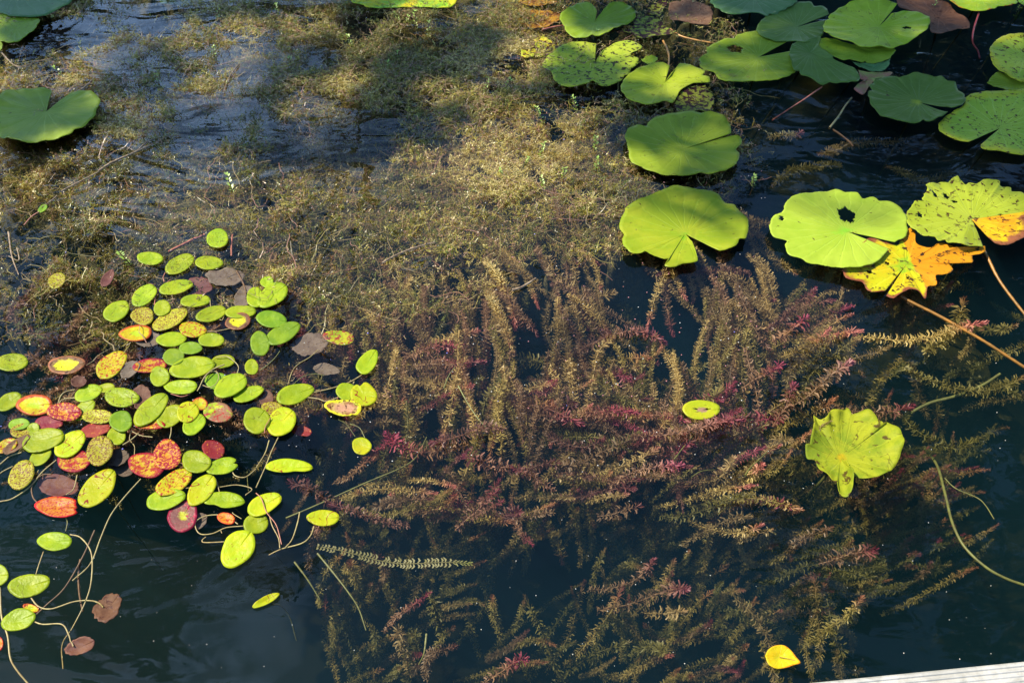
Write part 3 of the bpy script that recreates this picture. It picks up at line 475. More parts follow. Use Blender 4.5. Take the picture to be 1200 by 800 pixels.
# small oval leaves: key: (px, py, half length, half width, angle, pigment, label, height in mm)
SL = {
 1: (255,280,13,11.5,0,'GS','round green leaf with a dark sprig on it, topmost of the small leaves',4),
 2: (176,303.5,15.5,7,0,'G','oval green leaf left of the pair near the top of the small-leaf patch',2),
 3: (211,310,19,9,25,'GS','tilted oval leaf overlapping a longer one, under the topmost round leaf',5),
 4: (245,308.5,16,8,0,'G','flat oval leaf joined to the right of the tilted oval leaf',3),
 5: (207,337,20,8.5,14,'GS','long oval leaf with brown nicks above the pink-brown sunken leaf',3),
 6: (169,347,17,10.5,35,'GS','oval leaf with a dark weed sprig lying across its right half',4),
 7: (229,353,18,7.5,8,'G','clean oval green leaf right below the pink-brown sunken leaf',3),
 8: (137,365,17,11,32,'G','oval green leaf at the upper left corner of the dense patch',4),
 9: (190,361.5,10.5,9,20,'G','short green leaf between the dark-sprig leaf and the clean oval leaf',5),
 10: (167,371,13.5,10.5,-5,'OS','round dull olive leaf freckled all over, below the dark-sprig leaf',2),
 11: (199,375,22,10,25,'OS','long olive leaf rubbed brown at its edge, next to the freckled olive leaf',4),
 12: (248,368.5,18,8.5,17,'G','oval green leaf left of the half-brown yellow leaf',3),
 13: (282,366,19,7,5,'G','narrow green leaf lying over the half-brown yellow leaf',4),
 14: (299,349,10,12,0,'G','upright green leaf peeking from behind the bright tilted leaf',2),
 15: (313,331,8,6.5,0,'G','tiny round leaf above the bright tilted leaf',3),
 16: (319,346.5,20,12,32,'G','bright tilted oval leaf at the upper right of the patch',6),
 17: (318,374.5,17.5,9.5,-6,'GD','green leaf with dark marks at both ends, under the bright tilted leaf',3),
 18: (332,391,22,11,27,'GD','large tilted leaf with a dark bite at its upper tip',5),
 19: (305,403,11,14,10,'GD','upright shaded green leaf left of the large tilted leaf with a bite',2),
 20: (397,396,18,8.5,-6,'GBR','half-sunken green leaf with brown bruises, farthest right of the upper patch',-3),
 21: (226,386.5,15.5,9.5,-6,'YS','yellow-green leaf speckled rust brown, left of the oval green leaf',4),
 22: (279,377,15,9.5,10,'YB','yellow leaf turning brown, half under the narrow green leaf',1),
 23: (159,391,19,9.5,8,'YR','yellow leaf with an orange left rim, lying over a dead grey leaf',5),
 24: (201,398,17,9,8,'G','green leaf right of the yellow leaf with the orange rim',3),
 25: (248,399,16,8,0,'G','plain oval leaf below the rust-speckled leaf',4),
 26: (224,408.5,14,7.5,0,'GD','small deep green leaf left of the plain oval leaf',5),
 27: (204,418.5,13,10.5,-5,'GD','round deep green leaf above the largest leaf',4),
 28: (226,431,26,12,10,'G','largest pale green leaf with a brown dot, centre of the patch',6),
 29: (262,424,14,7.5,10,'G','green leaf tucked behind the right end of the largest leaf',3),
 30: (187.5,441.5,11.5,11.5,0,'G','perfectly round green leaf left of the largest leaf',5),
 31: (212,454,20,8,0,'G','flat oval leaf just below the largest leaf',4),
 32: (254,447,14,10,0,'GD','dull leaf crossed by thin stems, right under the largest leaf',1),
 33: (270,452.5,21,12.5,28,'G','big tilted pale leaf right of the dull stem-crossed leaf',6),
 34: (291,462,19,8,18,'G','narrow pale leaf right of the big tilted pale leaf',4),
 35: (295,430.5,8,9,0,'G','small round leaf at the right edge of the patch, on its own',5),
 36: (15,425,19,10,8,'GS','green leaf with brown dots touching the left edge, above the yellow ones',4),
 37: (78,428,23,11,2,'YB','brown leaf with a yellow and green star-shaped middle',4),
 38: (131,428,21,12.5,38,'YS','yellow-green leaf splashed red, tilted, right of the brown star leaf',6),
 39: (93.5,448.5,9,7,0,'BR','small round tan dead leaf below the brown star leaf',2),
 40: (176,429,20,8.5,8,'RY','sunken yellow and red mottled leaf left of the round deep green leaf',1),
 41: (153,434,13,8,40,'GB','grey torn dead leaf between two yellow-red leaves',1),
 42: (104,461,17,9.5,18,'G','oval green leaf left of the big leaf with an insect ring',3),
 43: (124,455,11,5.5,8,'G','little narrow leaf lying on the oval green leaf',6),
 44: (143,466,20,11,-3,'GS','big oval leaf with a small brown insect ring',6),
 45: (166,467,11,14,-10,'BR','brown shrivelled leaf behind the big leaf with the insect ring',1),
 46: (177.5,480,25,12,42,'G','long tilted leaf with brown scratches at its lower edge',6),
 47: (11,471,16,9,32,'G','green leaf at the left edge above the yellow pair',4),
 48: (41,475,21,11.5,5,'YR','yellow leaf with a pink-orange rim at the left of the red leaf',5),
 49: (75.5,483,20,10,0,'R','vivid red leaf flecked yellow',8),
 50: (98,481,16,8.5,35,'G','green leaf rising behind the vivid red leaf',3),
 51: (115,488.5,19,8.5,-3,'OS','olive leaf stippled brown with a red right end',4),
 52: (58,496,16,8.5,5,'DR','dark wine-red leaf under the vivid red leaf',2),
 53: (23,497.5,13,7,5,'GD','small green leaf above the olive one at the far left',3),
 54: (25,505,13,8,15,'OS','small olive leaf under the far-left green leaf',2),
 55: (39.5,502.5,7,6.5,0,'G','tiny round leaf touching the large pale leaf at the left',5),
 56: (142,494,13.5,12.5,0,'GD','round deep green leaf beside the wine and yellow leaves',7),
 57: (112,504,17,8.5,15,'DR','crimson leaf freckled yellow behind the round deep green leaf',3),
 58: (51,516,26,13,14,'G','large pale green leaf at the left with a yellow-brown tip behind it',6),
 59: (8,523,14,7.5,25,'YS','yellow leaf with brown spots at the left edge',4),
 60: (48,535,15,9.5,38,'G','green leaf with a bitten edge below the large pale leaf',3),
 61: (83,520.5,21,12.5,38,'YG','yellow-green leaf crossed by a brown line, over the red mottled leaf',8),
 62: (117,529,18,15.5,70,'OS','nearly round olive leaf covered with red-brown freckles',7),
 63: (137,511,11,11,-35,'G','green edge of a leaf behind the freckled round one',3),
 64: (87,540,20,14,0,'RY','red and yellow mottled leaf under the yellow-green one',4),
 65: (25.5,557,19.5,13.5,58,'OS','upright olive leaf with heavy brown freckles at the lower left',6),
 66: (138,537,14,10,15,'GB','sunken grey-brown leaf beneath the freckled round leaf',-12),
 67: (69.5,570.5,24,13,-8,'PB','purple-brown leaf lying under the water',-10),
 68: (68,594,26,12.5,-3,'O','bright orange leaf with a chipped right end',6),
 69: (114.5,573,27,16,46,'YG','large lime leaf with curved dark insect tracks, on its own',6),
 70: (172,545,23,15,-8,'RY','yellow leaf mottled rust, partly under the round red leaf',5),
 71: (196.5,533,18,16,80,'R','round red leaf with a yellow flare in its middle',9),
 72: (203.5,566,24,12,33,'YS','yellow leaf with brown torn stripes between two green leaves',5),
 73: (230.5,541.5,17.5,13,-12,'G','plump green leaf right of the round red leaf',7),
 74: (261,546.5,19,9.5,14,'G','pointed green leaf with a notch at its right tip',5),
 75: (236,575,21,13,50,'YG','yellow-green leaf with a red-brown scar, tilted upright',6),
 76: (194.5,585.5,24,12,12,'G','green leaf below the torn-striped yellow leaf',7),
 77: (263.5,588,23,11.5,0,'G','wide green leaf with a dent in its lower edge',5),
 78: (214.5,605,19,17,55,'RG','grey leaf with red curled rim and a yellow-green middle',4),
 79: (174,497,20,6,-5,'RY','thin red-brown leaf end showing below the long tilted leaf',2),
 80: (200,488,18,11,28,'G','green leaf with brown scratches right of the long tilted leaf',4),
 81: (220,483.5,13.5,11.5,40,'YG','rounded yellow-green leaf in front of the brown and green one',7),
 82: (234.5,473.5,9,7,0,'YR','small yellow leaf with a red left corner',5),
 83: (227.5,497.5,15.5,11,45,'G','green oval leaf lowest of the middle group',6),
 84: (256,483.5,17,12,-10,'GBR','leaf half green and half brown with a red edge',4),
 85: (301,493,16,15.5,50,'G','round green leaf left of the yellow-rimmed leaf',5),
 86: (329.5,495,19,15.5,42,'YG','round lime leaf with a yellow rim and brown foot',7),
 87: (319,479,13,8,-10,'OS','olive leaf half hidden behind the lime leaf with a yellow rim',2),
 88: (346,462,22,10.5,18,'G','oval green leaf alone left of the heart-shaped small leaf',5),
 89: (407,459.5,13,10,-8,'G','green leaf overlapped by the heart-shaped small leaf',4),
 90: (426.5,463,15.5,14,-15,'YG','lime heart-shaped small leaf, right one of the overlapping pair',7),
 91: (403,479,22,9.5,-4,'BC','cream and brown leaf with a yellow rim below the overlapping pair',5),
 92: (431,424.5,17,10,52,'G','upright oval leaf farthest to the upper right of the small leaves',5),
 93: (424,523,11.5,10,-20,'YG','small lime leaf overgrown by weed at its lower edge',-2),
 94: (339,548,28,9.5,0,'YG','long kidney-shaped leaf with brown nicks at both ends',5),
 95: (310,591,22,11.5,26,'YG','lime tilted leaf crossed by a thin stem',6),
 96: (379,607,18.5,9.5,0,'YG','lime oval leaf at the lower right end of the patch',5),
 97: (278.5,643.5,24,17,50,'YG','large lime leaf with looping brown insect tracks',7),
 98: (300,613.5,15,11.5,20,'G','green leaf between the tilted leaf and the one with looping tracks',4),
 99: (265,607.5,11,6.5,-15,'O','tiny orange-brown curled leaf among thin stems',3),
 100: (64,633.5,19.5,12.5,0,'G','green leaf shaped like a bread loaf over open dark water',5),
 101: (35,686,25,13,14,'G','large lime oval leaf at the lower left, upper of the two on stalks',5),
 102: (22,726.5,20,12,20,'G','lime oval leaf at the lower left, lower of the two on stalks',5),
 103: (-2,674,12,13.5,0,'G','green leaf cut by the left edge above the large lime oval',4),
 104: (127,712.5,20,13.5,50,'BR','pinkish brown dead leaf with a frayed side on a pale stalk',-5),
 105: (94,758,18,9,18,'PB','folded brown leaf with a red side at the lower left',-4),
 106: (37,712.5,9,4.5,-15,'YR','small yellow dead leaf between the two lime ovals',-4),
 107: (-1,754,5,8,0,'O','orange leaf sliver at the left edge',3),
 108: (312,703.5,17,4.5,27,'YG','thin curled leaf edge afloat below the patch with a rusty side',6),
 109: (822,480.5,22,11,0,'YBC','lone lime oval leaf with a pale brown slit in its middle, amid the weed',4),
 110: (67,329.5,11,8,35,'OS','small yellow-olive leaf alone in dark water at the left',3),
 111: (50,245,6.5,3.6,35,'GD','tiny spoon-shaped leaf on a stalk near the left edge',10),
 112: (127,327,11,5.5,55,'PB','curled pinkish dead leaf left of the small-leaf patch',2),
 113: (264,326,22,11,5,'GB','grey-brown dead leaf with a red fleck, upper of the sunken pair',-4),
 114: (234,337,15,10,-5,'PB','pink-brown sunken leaf with a pale star, lower of the pair',-8),
 115: (286,349,13,10,40,'GB','sunken grey leaf touching the upright green leaf',-10),
 116: (174,399,16,8,5,'GB','dead grey-brown leaf beneath the yellow leaf with orange rim',-2),
 117: (364,405,22,13,8,'GB','dark sunken leaf with a small yellow patch on it',-8),
 118: (383,434,15,6.5,-10,'GB','bleached grey sunken leaf below the dark one with a yellow patch',-25),
 119: (353,505,13,6,-15,'DR','red-edged sunken leaf behind the lime leaf with a yellow rim',-12),
 120: (20,522,18,6,35,'BR','brown and yellow withered leaf end behind the large pale leaf',2),
 121: (291,483,0,0,0,'','',0),
 122: (143,551,15,7,-20,'GB','dark brown sunken leaf left of the rust-mottled yellow leaf',-22),
 123: (232,612,12,8,30,'GB','brown leaf scrap under the red-rimmed grey leaf',-6),
 124: (312,467,9,9,10,'BR','tan withered leaf end by the narrow pale leaf',-5),
 125: (250,527,14,11,-25,'DR','red-rimmed grey sunken leaf under the twisted dead leaf',-4),
}
SLO = {}
rgl = random.Random(3)
for k, (cx, cy, a, b_, ang, typ, lab, zmm) in SL.items():
    if not a: continue
    z = (zmm * .6 if zmm > 0 else zmm) / 1000 + .002 * (1 if zmm > 0 else 0) * rgl.random(); th = R(ang); pts = []
    egg = rgl.uniform(-.14, .14); sq = rgl.uniform(-.05, .05); pp = rgl.uniform(0, 6.28)
    for q in range(28):
        t = 2 * math.pi * q / 28
        u = a * math.cos(t) * (1 + sq * math.cos(2 * t)); v = b_ * math.sin(t) * (1 + egg * math.cos(t))
        r_ = 1 + rgl.uniform(-.012, .012) + .022 * math.sin(3 * t + pp) + .012 * math.sin(5 * t + 2 * pp)
        if k in (94, 77, 100) and v < 0: v *= .62 if k != 100 else 1.0
        if k in (94, 77) and v < 0: v += (1.5 if k == 94 else 2.5) * math.exp(-((u - (8 if k == 94 else -12)) / 6) ** 2)
        if k == 100 and v > 0: v *= .8; 
        if k == 90 and v > 0: v -= 5 * math.exp(-((u + 7) / 3) ** 2)
        if k == 74 and abs(t) < .3 or k == 74 and t > 2 * math.pi - .3: u -= 6 * (1 - abs(min(t, 2 * math.pi - t)) / .3)
        if k == 68 and (t < .45 or t > 5.9): u -= 3 + 2 * (q % 2)
        if typ in ('GB', 'BR', 'DR') : r_ += rgl.uniform(-.05, .05)
        pts.append((cx + (u * math.cos(th) - v * math.sin(th)) * r_, cy - (u * math.sin(th) + v * math.cos(th)) * r_))
    root = empty('floating_leaf', at(cx, cy, z), lab, 'leaf', 'small oval leaves afloat at the left' if k not in (109, 111) else None)
    dead = typ in ('BR', 'PB', 'GB', 'BC')
    lift = rgl.uniform(.001, .0025) if not dead else rgl.uniform(.004, .008)
    tilt = (rgl.uniform(-.07, .07), rgl.uniform(-.07, .07)) if zmm > 0 else (rgl.uniform(-.1, .1), rgl.uniform(-.1, .1))
    blade_mesh('blade', pts, (cx, cy), LMAT(typ), root, z, closed=True, n=48, rings=6, lift=lift, dip=.0012, wav=2, seed=k, jag=.03 if dead else .004, tilt=tilt, bites=3 if dead else 0,
               holes=[(cx, cy - 1, 9, 1.2)] if k == 109 else ())
    SLO[k] = root

# stalks that the photograph shows, each belongs to its leaf: owner, points, radius (mm), depth list, material
def stalk(owner, pts, rad, zs, mat, name='stem', wob=.08):
    ro = SLO[owner] if isinstance(owner, int) else owner
    c = ro.location
    P = [at(x, y, z / 1000) for (x, y), z in zip(pts, np.interp(np.linspace(0, 1, len(pts)), np.linspace(0, 1, len(zs)), zs))]
    path = catmull([tuple(p) for p in P], 8 * len(pts)) - np.array(c)
    return tube(name, path, rad / 1000, rad / 1000 * .9, mat, ro, sides=6, wob=wob)
o4 = lambda pts, ox, oy: off(pts, ox, oy)
S = stalk
S(101, [(35,698),(45,710),(60,713),(85,705),(100,703)], 1.3, [2, 3, 3], M_stem_y)
S(104, [(121,711),(117,707),(110,704),(99,703)], 1.3, [-3, 2], M_stem_y)
S(102, [(38,727),(50,731),(72,731),(80,742),(83,752)], 1.2, [2, 3, 0], M_stem_y)
S(105, [(86,757),(84,752)], 1.2, [0, 0], M_stem_y)
S(103, [(0,688),(2,722),(9,745),(12,770),(20,785),(35,803)], 1.5, [1, 2, 0, -10], M_stem_y)
S(100, [(51,646),(46,660),(42,673)], 1.0, [0, 1], M_stem_y)
S(70, [(165,561),(146,582),(130,603),(118,630),(106,660),(85,680)], 1.3, [1, 2, 1, 2], M_stem_y)
S(68, [(77,606),(79,612),(77,622)], 1.0, [1, -5], M_stem_ol)
S(69, [(82,626),(95,630),(107,648),(107,680),(100,705),(85,735),(73,755),(74,783)], 1.2, [1, 2, 1, -30], M_stem_y)
S(106, [(111,621),(97,652),(76,688),(55,708),(40,722)], 1.5, [1, 2, 0], M_stem_b, 'old_stem')
S(105, [(94,655),(92,672),(93,695),(97,716)], 1.8, [-2, -4], M_stem_b, 'old_stem')
S(64, o4([(265,555),(200,610),(140,680),(60,735),(0,750)], 0, 400), 1.4, [1, 2], M_stem_y)
S(58, o4([(100,520),(50,535),(0,575),(-30,590)], 0, 400), 1.4, [2, 1], M_stem_y)
S(65, o4([(60,585),(20,605),(0,618),(-30,640)], 0, 400), 1.1, [2, 1], M_stem_y)
S(37, o4([(352,226),(310,235),(285,255),(272,292)], 0, 400), 1.3, [1, 3, 1], M_stem_y)
S(42, o4([(352,266),(318,266),(290,275),(272,300)], 0, 400), 1.3, [1, 2, 1], M_stem_y)
S(67, o4([(362,625),(345,690),(310,718)], 0, 400), 1.1, [3, 3], M_stem_y)
S(67, o4([(240,622),(200,625),(160,655),(148,690),(155,730),(175,755)], 0, 400), 1.3, [1, 1, 2], M_stem_b)
S(33, o4([(1052,108),(1000,130),(960,165),(935,215),(925,232)], 0, 400), 1.4, [10, 11, 4], M_stem_y)
S(29, o4([(1010,75),(1060,70),(1100,95),(1118,120),(1112,150)], 0, 400), 1.0, [9, 9, 5], M_stem_y)
S(32, o4([(950,205),(985,215),(1015,195),(1025,160),(1010,140),(975,150),(955,190)], 0, 400), .9, [7, 7], M_stem_y)
S(31, o4([(800,245),(850,258),(885,248),(900,235)], 0, 400), .9, [1, 1], M_stem_p)
S(46, o4([(612,418),(660,440),(715,448)], 0, 400), 1.0, [1, 1], M_stem_y)
S(46, o4([(650,430),(615,460),(575,485)], 0, 400), 1.3, [2, 1], M_stem_y)
S(46, o4([(612,425),(608,460),(630,490),(630,535)], 0, 400), .9, [1, -10], M_stem_y)
S(80, o4([(803,390),(802,425),(795,455)], 0, 400), 1.1, [3, 2], M_stem_y)
S(77, o4([(1150,720),(1180,690),(1110,672),(1030,682)], 0, 400), 1.0, [1, 2], M_stem_y)
S(75, o4([(1012,645),(1025,690),(1030,712)], 0, 400), 1.0, [3, 3], M_stem_y)
S(74, o4([(1088,608),(1105,630),(1150,635),(1200,598)], 0, 400), 1.1, [3, 2], M_stem_y)
S(76, o4([(868,688),(900,684)], 0, 400), 1.0, [3, 2], M_stem_y)
S(75, o4([(1165,700),(1160,650),(1158,600)], 0, 400), .7, [-5, -20], M_stem_ol)
S(85, o4([(40,430),(44,400),(70,355)], 300, 400), .9, [8, 9], M_stem_p)
S(85, o4([(62,463),(42,525),(0,592)], 300, 400), 1.2, [1, 3], M_stem_y)
S(86, o4([(105,448),(75,510),(45,585),(0,685)], 300, 400), 1.2, [3, 2], M_stem_y)
S(92, o4([(495,158),(440,190),(370,215),(265,240)], 300, 400), 1.3, [1, 2, 2], M_stem_y)
S(91, o4([(385,262),(330,280),(290,268),(242,262)], 300, 400), 1.1, [5, 2], M_stem_y)
S(90, o4([(386,258),(382,270)], 300, 400), 1.0, [3, 5], M_stem_p)
S(118, o4([(150,200),(170,140),(200,105),(250,75),(292,38)], 300, 400), .9, [2, 1], M_stem_y)
S(118, o4([(170,205),(220,165),(275,152),(320,160)], 300, 400), .9, [2, -5], M_stem_ol)
S(117, o4([(20,135),(60,105),(90,75),(112,45)], 300, 400), .9, [2, 1], M_stem_ol)
S(88, o4([(240,240),(300,225)], 300, 400), .8, [1, 1], M_stem_y)
S(91, o4([(385,365),(425,390),(465,445)], 300, 400), .9, [1, -15], M_stem_ol)
S(93, o4([(510,450),(485,405),(440,385)], 300, 400), .9, [-2, 1], M_stem_ol)
S(95, o4([(0,710),(25,735),(50,800),(95,860),(120,950)], 300, 400), 1.0, [9, 9, 5], M_stem_p)
S(97, o4([(1035,85),(1040,98)], 0, 600), .8, [5, 5], M_stem_y)
S(99, o4([(1115,55),(1060,18),(1000,12),(950,22),(918,45),(920,80),(945,103),(1000,98),(1060,72),(1140,64)], 0, 600), 1.1, [3, 2, 2], M_stem_y)
S(97, o4([(1050,138),(960,141),(948,130),(965,115)], 0, 600), 1.0, [4, 2], M_stem_y)
S(98, o4([(1090,0),(1095,8),(1132,30)], 0, 600), .8, [3, 2], M_stem_y)
S(94, o4([(205,0),(195,50),(170,125),(138,165)], 300, 600), 1.3, [1, 2], M_stem_y)
S(96, o4([(272,66),(255,110),(215,145),(120,172),(60,200)], 300, 600), 1.3, [1, 2, -5], M_stem_y)
S(95, o4([(60,0),(75,60),(105,120),(112,168)], 300, 600), 1.0, [3, 2], M_stem_y)
S(12, o4([(1012,640),(1015,680),(1040,700),(1060,672),(1120,668)], 0, 200), .9, [2, 3], M_stem_y)
S(12, o4([(985,608),(990,640),(1020,655)], 0, 200), .9, [2, 2], M_stem_y)
S(21, o4([(960,752),(1010,752),(1100,735)], 0, 200), .9, [2, 2], M_stem_y)
S(3, o4([(775,478),(765,500),(770,520)], 0, 200), 1.2, [2, 0], M_stem_p)
S(11, o4([(740,650),(725,620),(745,560),(800,510)], 0, 200), 1.1, [2, 3, 1], M_stem_p)
S(113, o4([(1110,470),(1145,540),(1155,600)], 0, 200), 2.2, [-2, -6], M_stem_b)
S(1, o4([(960,300),(900,325),(850,350),(790,380)], 0, 200), 3.2, [-3, -4, -3], M_stem_p, 'runner', .25)
S(3, o4([(1090,300),(1085,350),(1085,400)], 0, 200), 2.4, [-4, -6], M_stem_p, 'runner', .2)
S(111, [(46,248),(38,253),(33,258),(28,264)], 1.4, [9, 4, 0], M_stem_p)
S(111, [(49,243),(60,235),(67,229)], 1.2, [9, 2], M_twig)
S(108, o4([(75,430),(120,440),(160,495),(190,600)], 300, 600), 1.3, [-10, -60, -120], M_stem_ol)
for kk in (4, 7, 9, 16, 18, 25, 28, 30, 44, 48, 51, 56, 62, 66, 69, 71, 73, 77, 83, 88, 89, 109, 110):
    r_ = random.Random(kk); e = (r_.uniform(-.08, .08), r_.uniform(-.02, .12), -.3)
    tube('stem', catmull([(0, 0, -.001), (e[0] * .4, e[1] * .2, -.06), e], 8), .0011, .0013, M_stem_ol, SLO[kk])

def top_stem(label, pts, rad, zs, mat, cat='stalk', taper=.9, wob=.06, name='water_stalk', group=None):
    P = [at(x, y, z / 1000) for (x, y), z in zip(pts, np.interp(np.linspace(0, 1, len(pts)), np.linspace(0, 1, len(zs)), zs))]
    path = catmull([tuple(p) for p in P], 9 * len(pts)); c = path[0].copy()
    return tag(tube(name, path, rad / 1000, rad / 1000 * taper, mat, None, loc=c, sides=8, wob=wob), label, cat, group)
stalk(pad18, [(1055,347),(1070,355),(1100,370),(1150,398),(1200,430),(1260,468)], 3.6, [-4, -8, -20, -60], M_stem_o)
stalk(pad17, [(1151,290),(1158,303),(1172,330),(1200,367),(1240,415)], 3.4, [4, -10, -30, -60], M_stem_o)
top_stem('long olive vine curving down the right side to the right edge', [(1083,525),(1098,545),(1108,580),(1116,612),(1130,640),(1155,664),(1180,678),(1205,687),(1250,705)], 2.7, [-120, -60, -35, -30, -30, -35], M_stem_ol, 'vine')
top_stem('thin forked strand branching from the olive vine', [(1107,560),(1120,572),(1145,583),(1155,592),(1165,608)], 1.1, [-50, -30], M_stem_ol, 'vine')
top_stem('broad dim olive stalk under water above the sunken yellow pad', [(1068,483),(1090,472),(1120,464),(1150,452),(1172,438)], 3.6, [-110, -60], M_stem_ol)
top_stem('red stalk rising to the red-rimmed pad at the top right', [(1147,16),(1141,35),(1140,50),(1146,60),(1148,69)], 3.0, [14, -5, -20], M_stem_r)
top_stem('reddish-brown stalk above the sunlit pad', [(777,48),(782,58),(784,68),(783,80)], 3.2, [2, 8, 10], M_stem_o)
top_stem('orange stalk lying across dark water near the pad with the black hole', [(785,34),(797,42),(815,47),(837,51)], 3.0, [1, 3], M_stem_o)
top_stem('pink stalk left of the heart-shaped pad', [(635,35),(648,32),(660,30)], 3.0, [1, 4], M_stem_p)
top_stem('long pink stalk across the blue reflection beneath the crowded pads', [(905,141),(920,131),(940,118),(963,102)], 2.2, [-5, 2], M_stem_p)
top_stem('short yellow straw beneath the crowded pads', [(972,150),(983,136),(990,125),(998,115)], 3.0, [1, -3], M_stem_y)
top_stem('dull drifting straw below the short yellow one', [(976,152),(985,158),(995,166),(1000,172)], 3.4, [-8, -10], M_stem_b)
TW = [([(115,201),(130,191),(150,182),(172,172),(190,163),(199,156)], 3.2, 'pale bare twig with a fork in the upper left weed'),
      ([(160,178),(168,170),(180,163),(196,160),(212,159)], 2.4, 'fine side twig arching over the pale forked twig'),
      ([(72,224),(95,212),(118,200)], 2.2, 'thin brown twig left of the pale forked twig'),
      ([(448,308),(462,300),(478,293),(500,286),(510,284)], 2.4, 'grey twig pointing at a small dead bud in mid weed'),
      ([(548,146),(555,146),(560,143)], 3, 'short white twig end by the golden mound'),
      ([(600,340),(612,336),(628,326)], 3.2, 'short yellow reed piece under the golden mound'),
      ([(520,455),(526,440),(533,430)], 1.3, 'pale stick standing in the weed right of the upright oval leaf'),
      ([(537,452),(548,472),(560,490),(572,503)], 1.4, 'slim pale stick slanting down in the crimson weed'),
      ([(335,607),(375,590),(430,565),(470,548),(488,535),(500,512)], 1.8, 'pale old branch with bare nubs crossing the weed under the crimson tangle'),
      ([(372,648),(390,670),(407,692),(420,712),(429,738)], 1.8, 'dark olive stick running down from the serrated green stem'),
      ([(345,658),(360,678),(375,702)], 1.8, 'pale olive stick left of the dark olive stick'),
      ([(790,538),(800,525),(808,515),(814,507)], 1.3, 'fine straw below the lone lime leaf'),
      ([(810,559),(822,552),(838,550)], 1.2, 'arched fine straw right of the crimson tips'),
      ([(873,557),(880,547),(890,538),(900,528)], 1.6, 'thin green straw at the right of the weed'),
      ([(500,742),(497,765),(491,778)], 2, 'underwater olive stick near the bottom'),
      ([(20,290),(22,305),(10,300)], 1.5, 'bent dark twig in the blue reflection at the left'),
      ([(10,272),(14,300),(22,322)], 2.2, 'dark drooping twig at the left edge'),
      ([(0,60),(20,78),(45,72),(62,68)], 2.4, 'yellowish straw above the large notched pad'),
      ([(280,75),(268,92),(262,110)], 1.8, 'dark reed stub in the upper left weed'),
      ([(92,108),(102,100),(108,94)], 3.4, 'orange-tan twig rising from the large notched pad')]
for p, r_, lab in TW:
    top_stem(lab, p, r_, [4, 5, 3] if p[0][1] < 460 else [-6, -14, -30], M_twig if p[0][1] < 400 else M_stem_ol, 'twig', name='twig', taper=.6, wob=.15)
# fallen yellow leaf, lower right
fl = empty('fallen_leaf', at(913, 770, .004), 'fallen pointed yellow leaf with a red fleck near the white dock', 'leaf')
blade_mesh('blade', [(896,769),(900,762),(908,757.5),(918,757.5),(926,763),(932,771),(937,777.5),(929,780),(920,783),(909,784),(900,779)], (913, 770),
           leafmat('fallen', A=(.50, .38, .008), B=(.44, .42, .012), veins=10, rim=(.6, .25, .01), rim_r=1.02, spot_amt=.15, spot=(.6, .1, .02), rough=.4), fl, .004, closed=True, n=60, rings=8, lift=.004, wav=1)
tube('stem', catmull([(0, 0, .002), (.022, -.006, .004), tuple(np.array(at(938, 777.5, .006)) - np.array(fl.location))], 8), .0006, .0005, M_stem_o, fl)

# ------------------------------------------------------------------ the dock at the lower right
M_dock = plain('weathered_white_board', (.29, .28, .245), (.42, .405, .365), 22, .65, .5, 1.5)
DZ = .26
A = np.array(at(940, 799.5, DZ)); B = np.array(at(1200, 773.5, DZ)); u = (B - A) / np.linalg.norm(B - A); v = np.array([u[1], -u[0], 0])   # v towards the viewer
if v[1] > 0: v = -v
dk = empty('dock', A, 'white ribbed dock boards at the lower right corner', 'dock')
rgd = random.Random(2)
for bi in range(3):
    w0 = bi * .146; prof = [(0, -.028), (0, -.004), (.003, 0)]
    for q in range(22): prof += [(.006 + q * .006, 0), (.0072 + q * .006, -.0011 - .0004 * rgd.random()), (.0095 + q * .006, -.0011), (.0107 + q * .006, 0)]
    prof += [(.1385, 0), (.14, -.004), (.14, -.028)]
    V = []; Ls = np.linspace(-1.6, 2.6, 12); np_ = len(prof)
    for s in Ls:
        for (a, z) in prof:
            V.append(u * s + v * (a + w0) + np.array([0, 0, z + .0006 * bi]))
    F = [(i * np_ + j, i * np_ + j + 1, (i + 1) * np_ + j + 1, (i + 1) * np_ + j) for i in range(11) for j in range(np_ - 1)]
    F += [tuple(range(np_)), tuple(range(11 * np_, 12 * np_))[::-1]]
    meshobj('deck_board', V, F, M_dock, dk, smooth=False)
def boxm(name, o, dx, dy, dz, su, sv, mat, parent):
    V = [o + u * a * su + v * b * sv + np.array([0, 0, c]) for c in dz for b in dy for a in dx]
    V = np.array(V); F = [(0, 1, 3, 2), (4, 6, 7, 5), (0, 4, 5, 1), (2, 3, 7, 6), (0, 2, 6, 4), (1, 5, 7, 3)]
    return meshobj(name, V, F, mat, parent, smooth=False)
M_wood = plain('dock_timber', (.16, .13, .09), (.10, .08, .06), 14, .85, .5)
boxm('joist', np.zeros(3), (-1.6, 2.6), (.03, .07), (-.16, -.029), 1, 1, M_wood, dk)
for s in (-1.2, .5, 2.2): boxm('post', np.zeros(3), (s, s + .09), (.072, .162), (-.95, -.029), 1, 1, M_wood, dk)
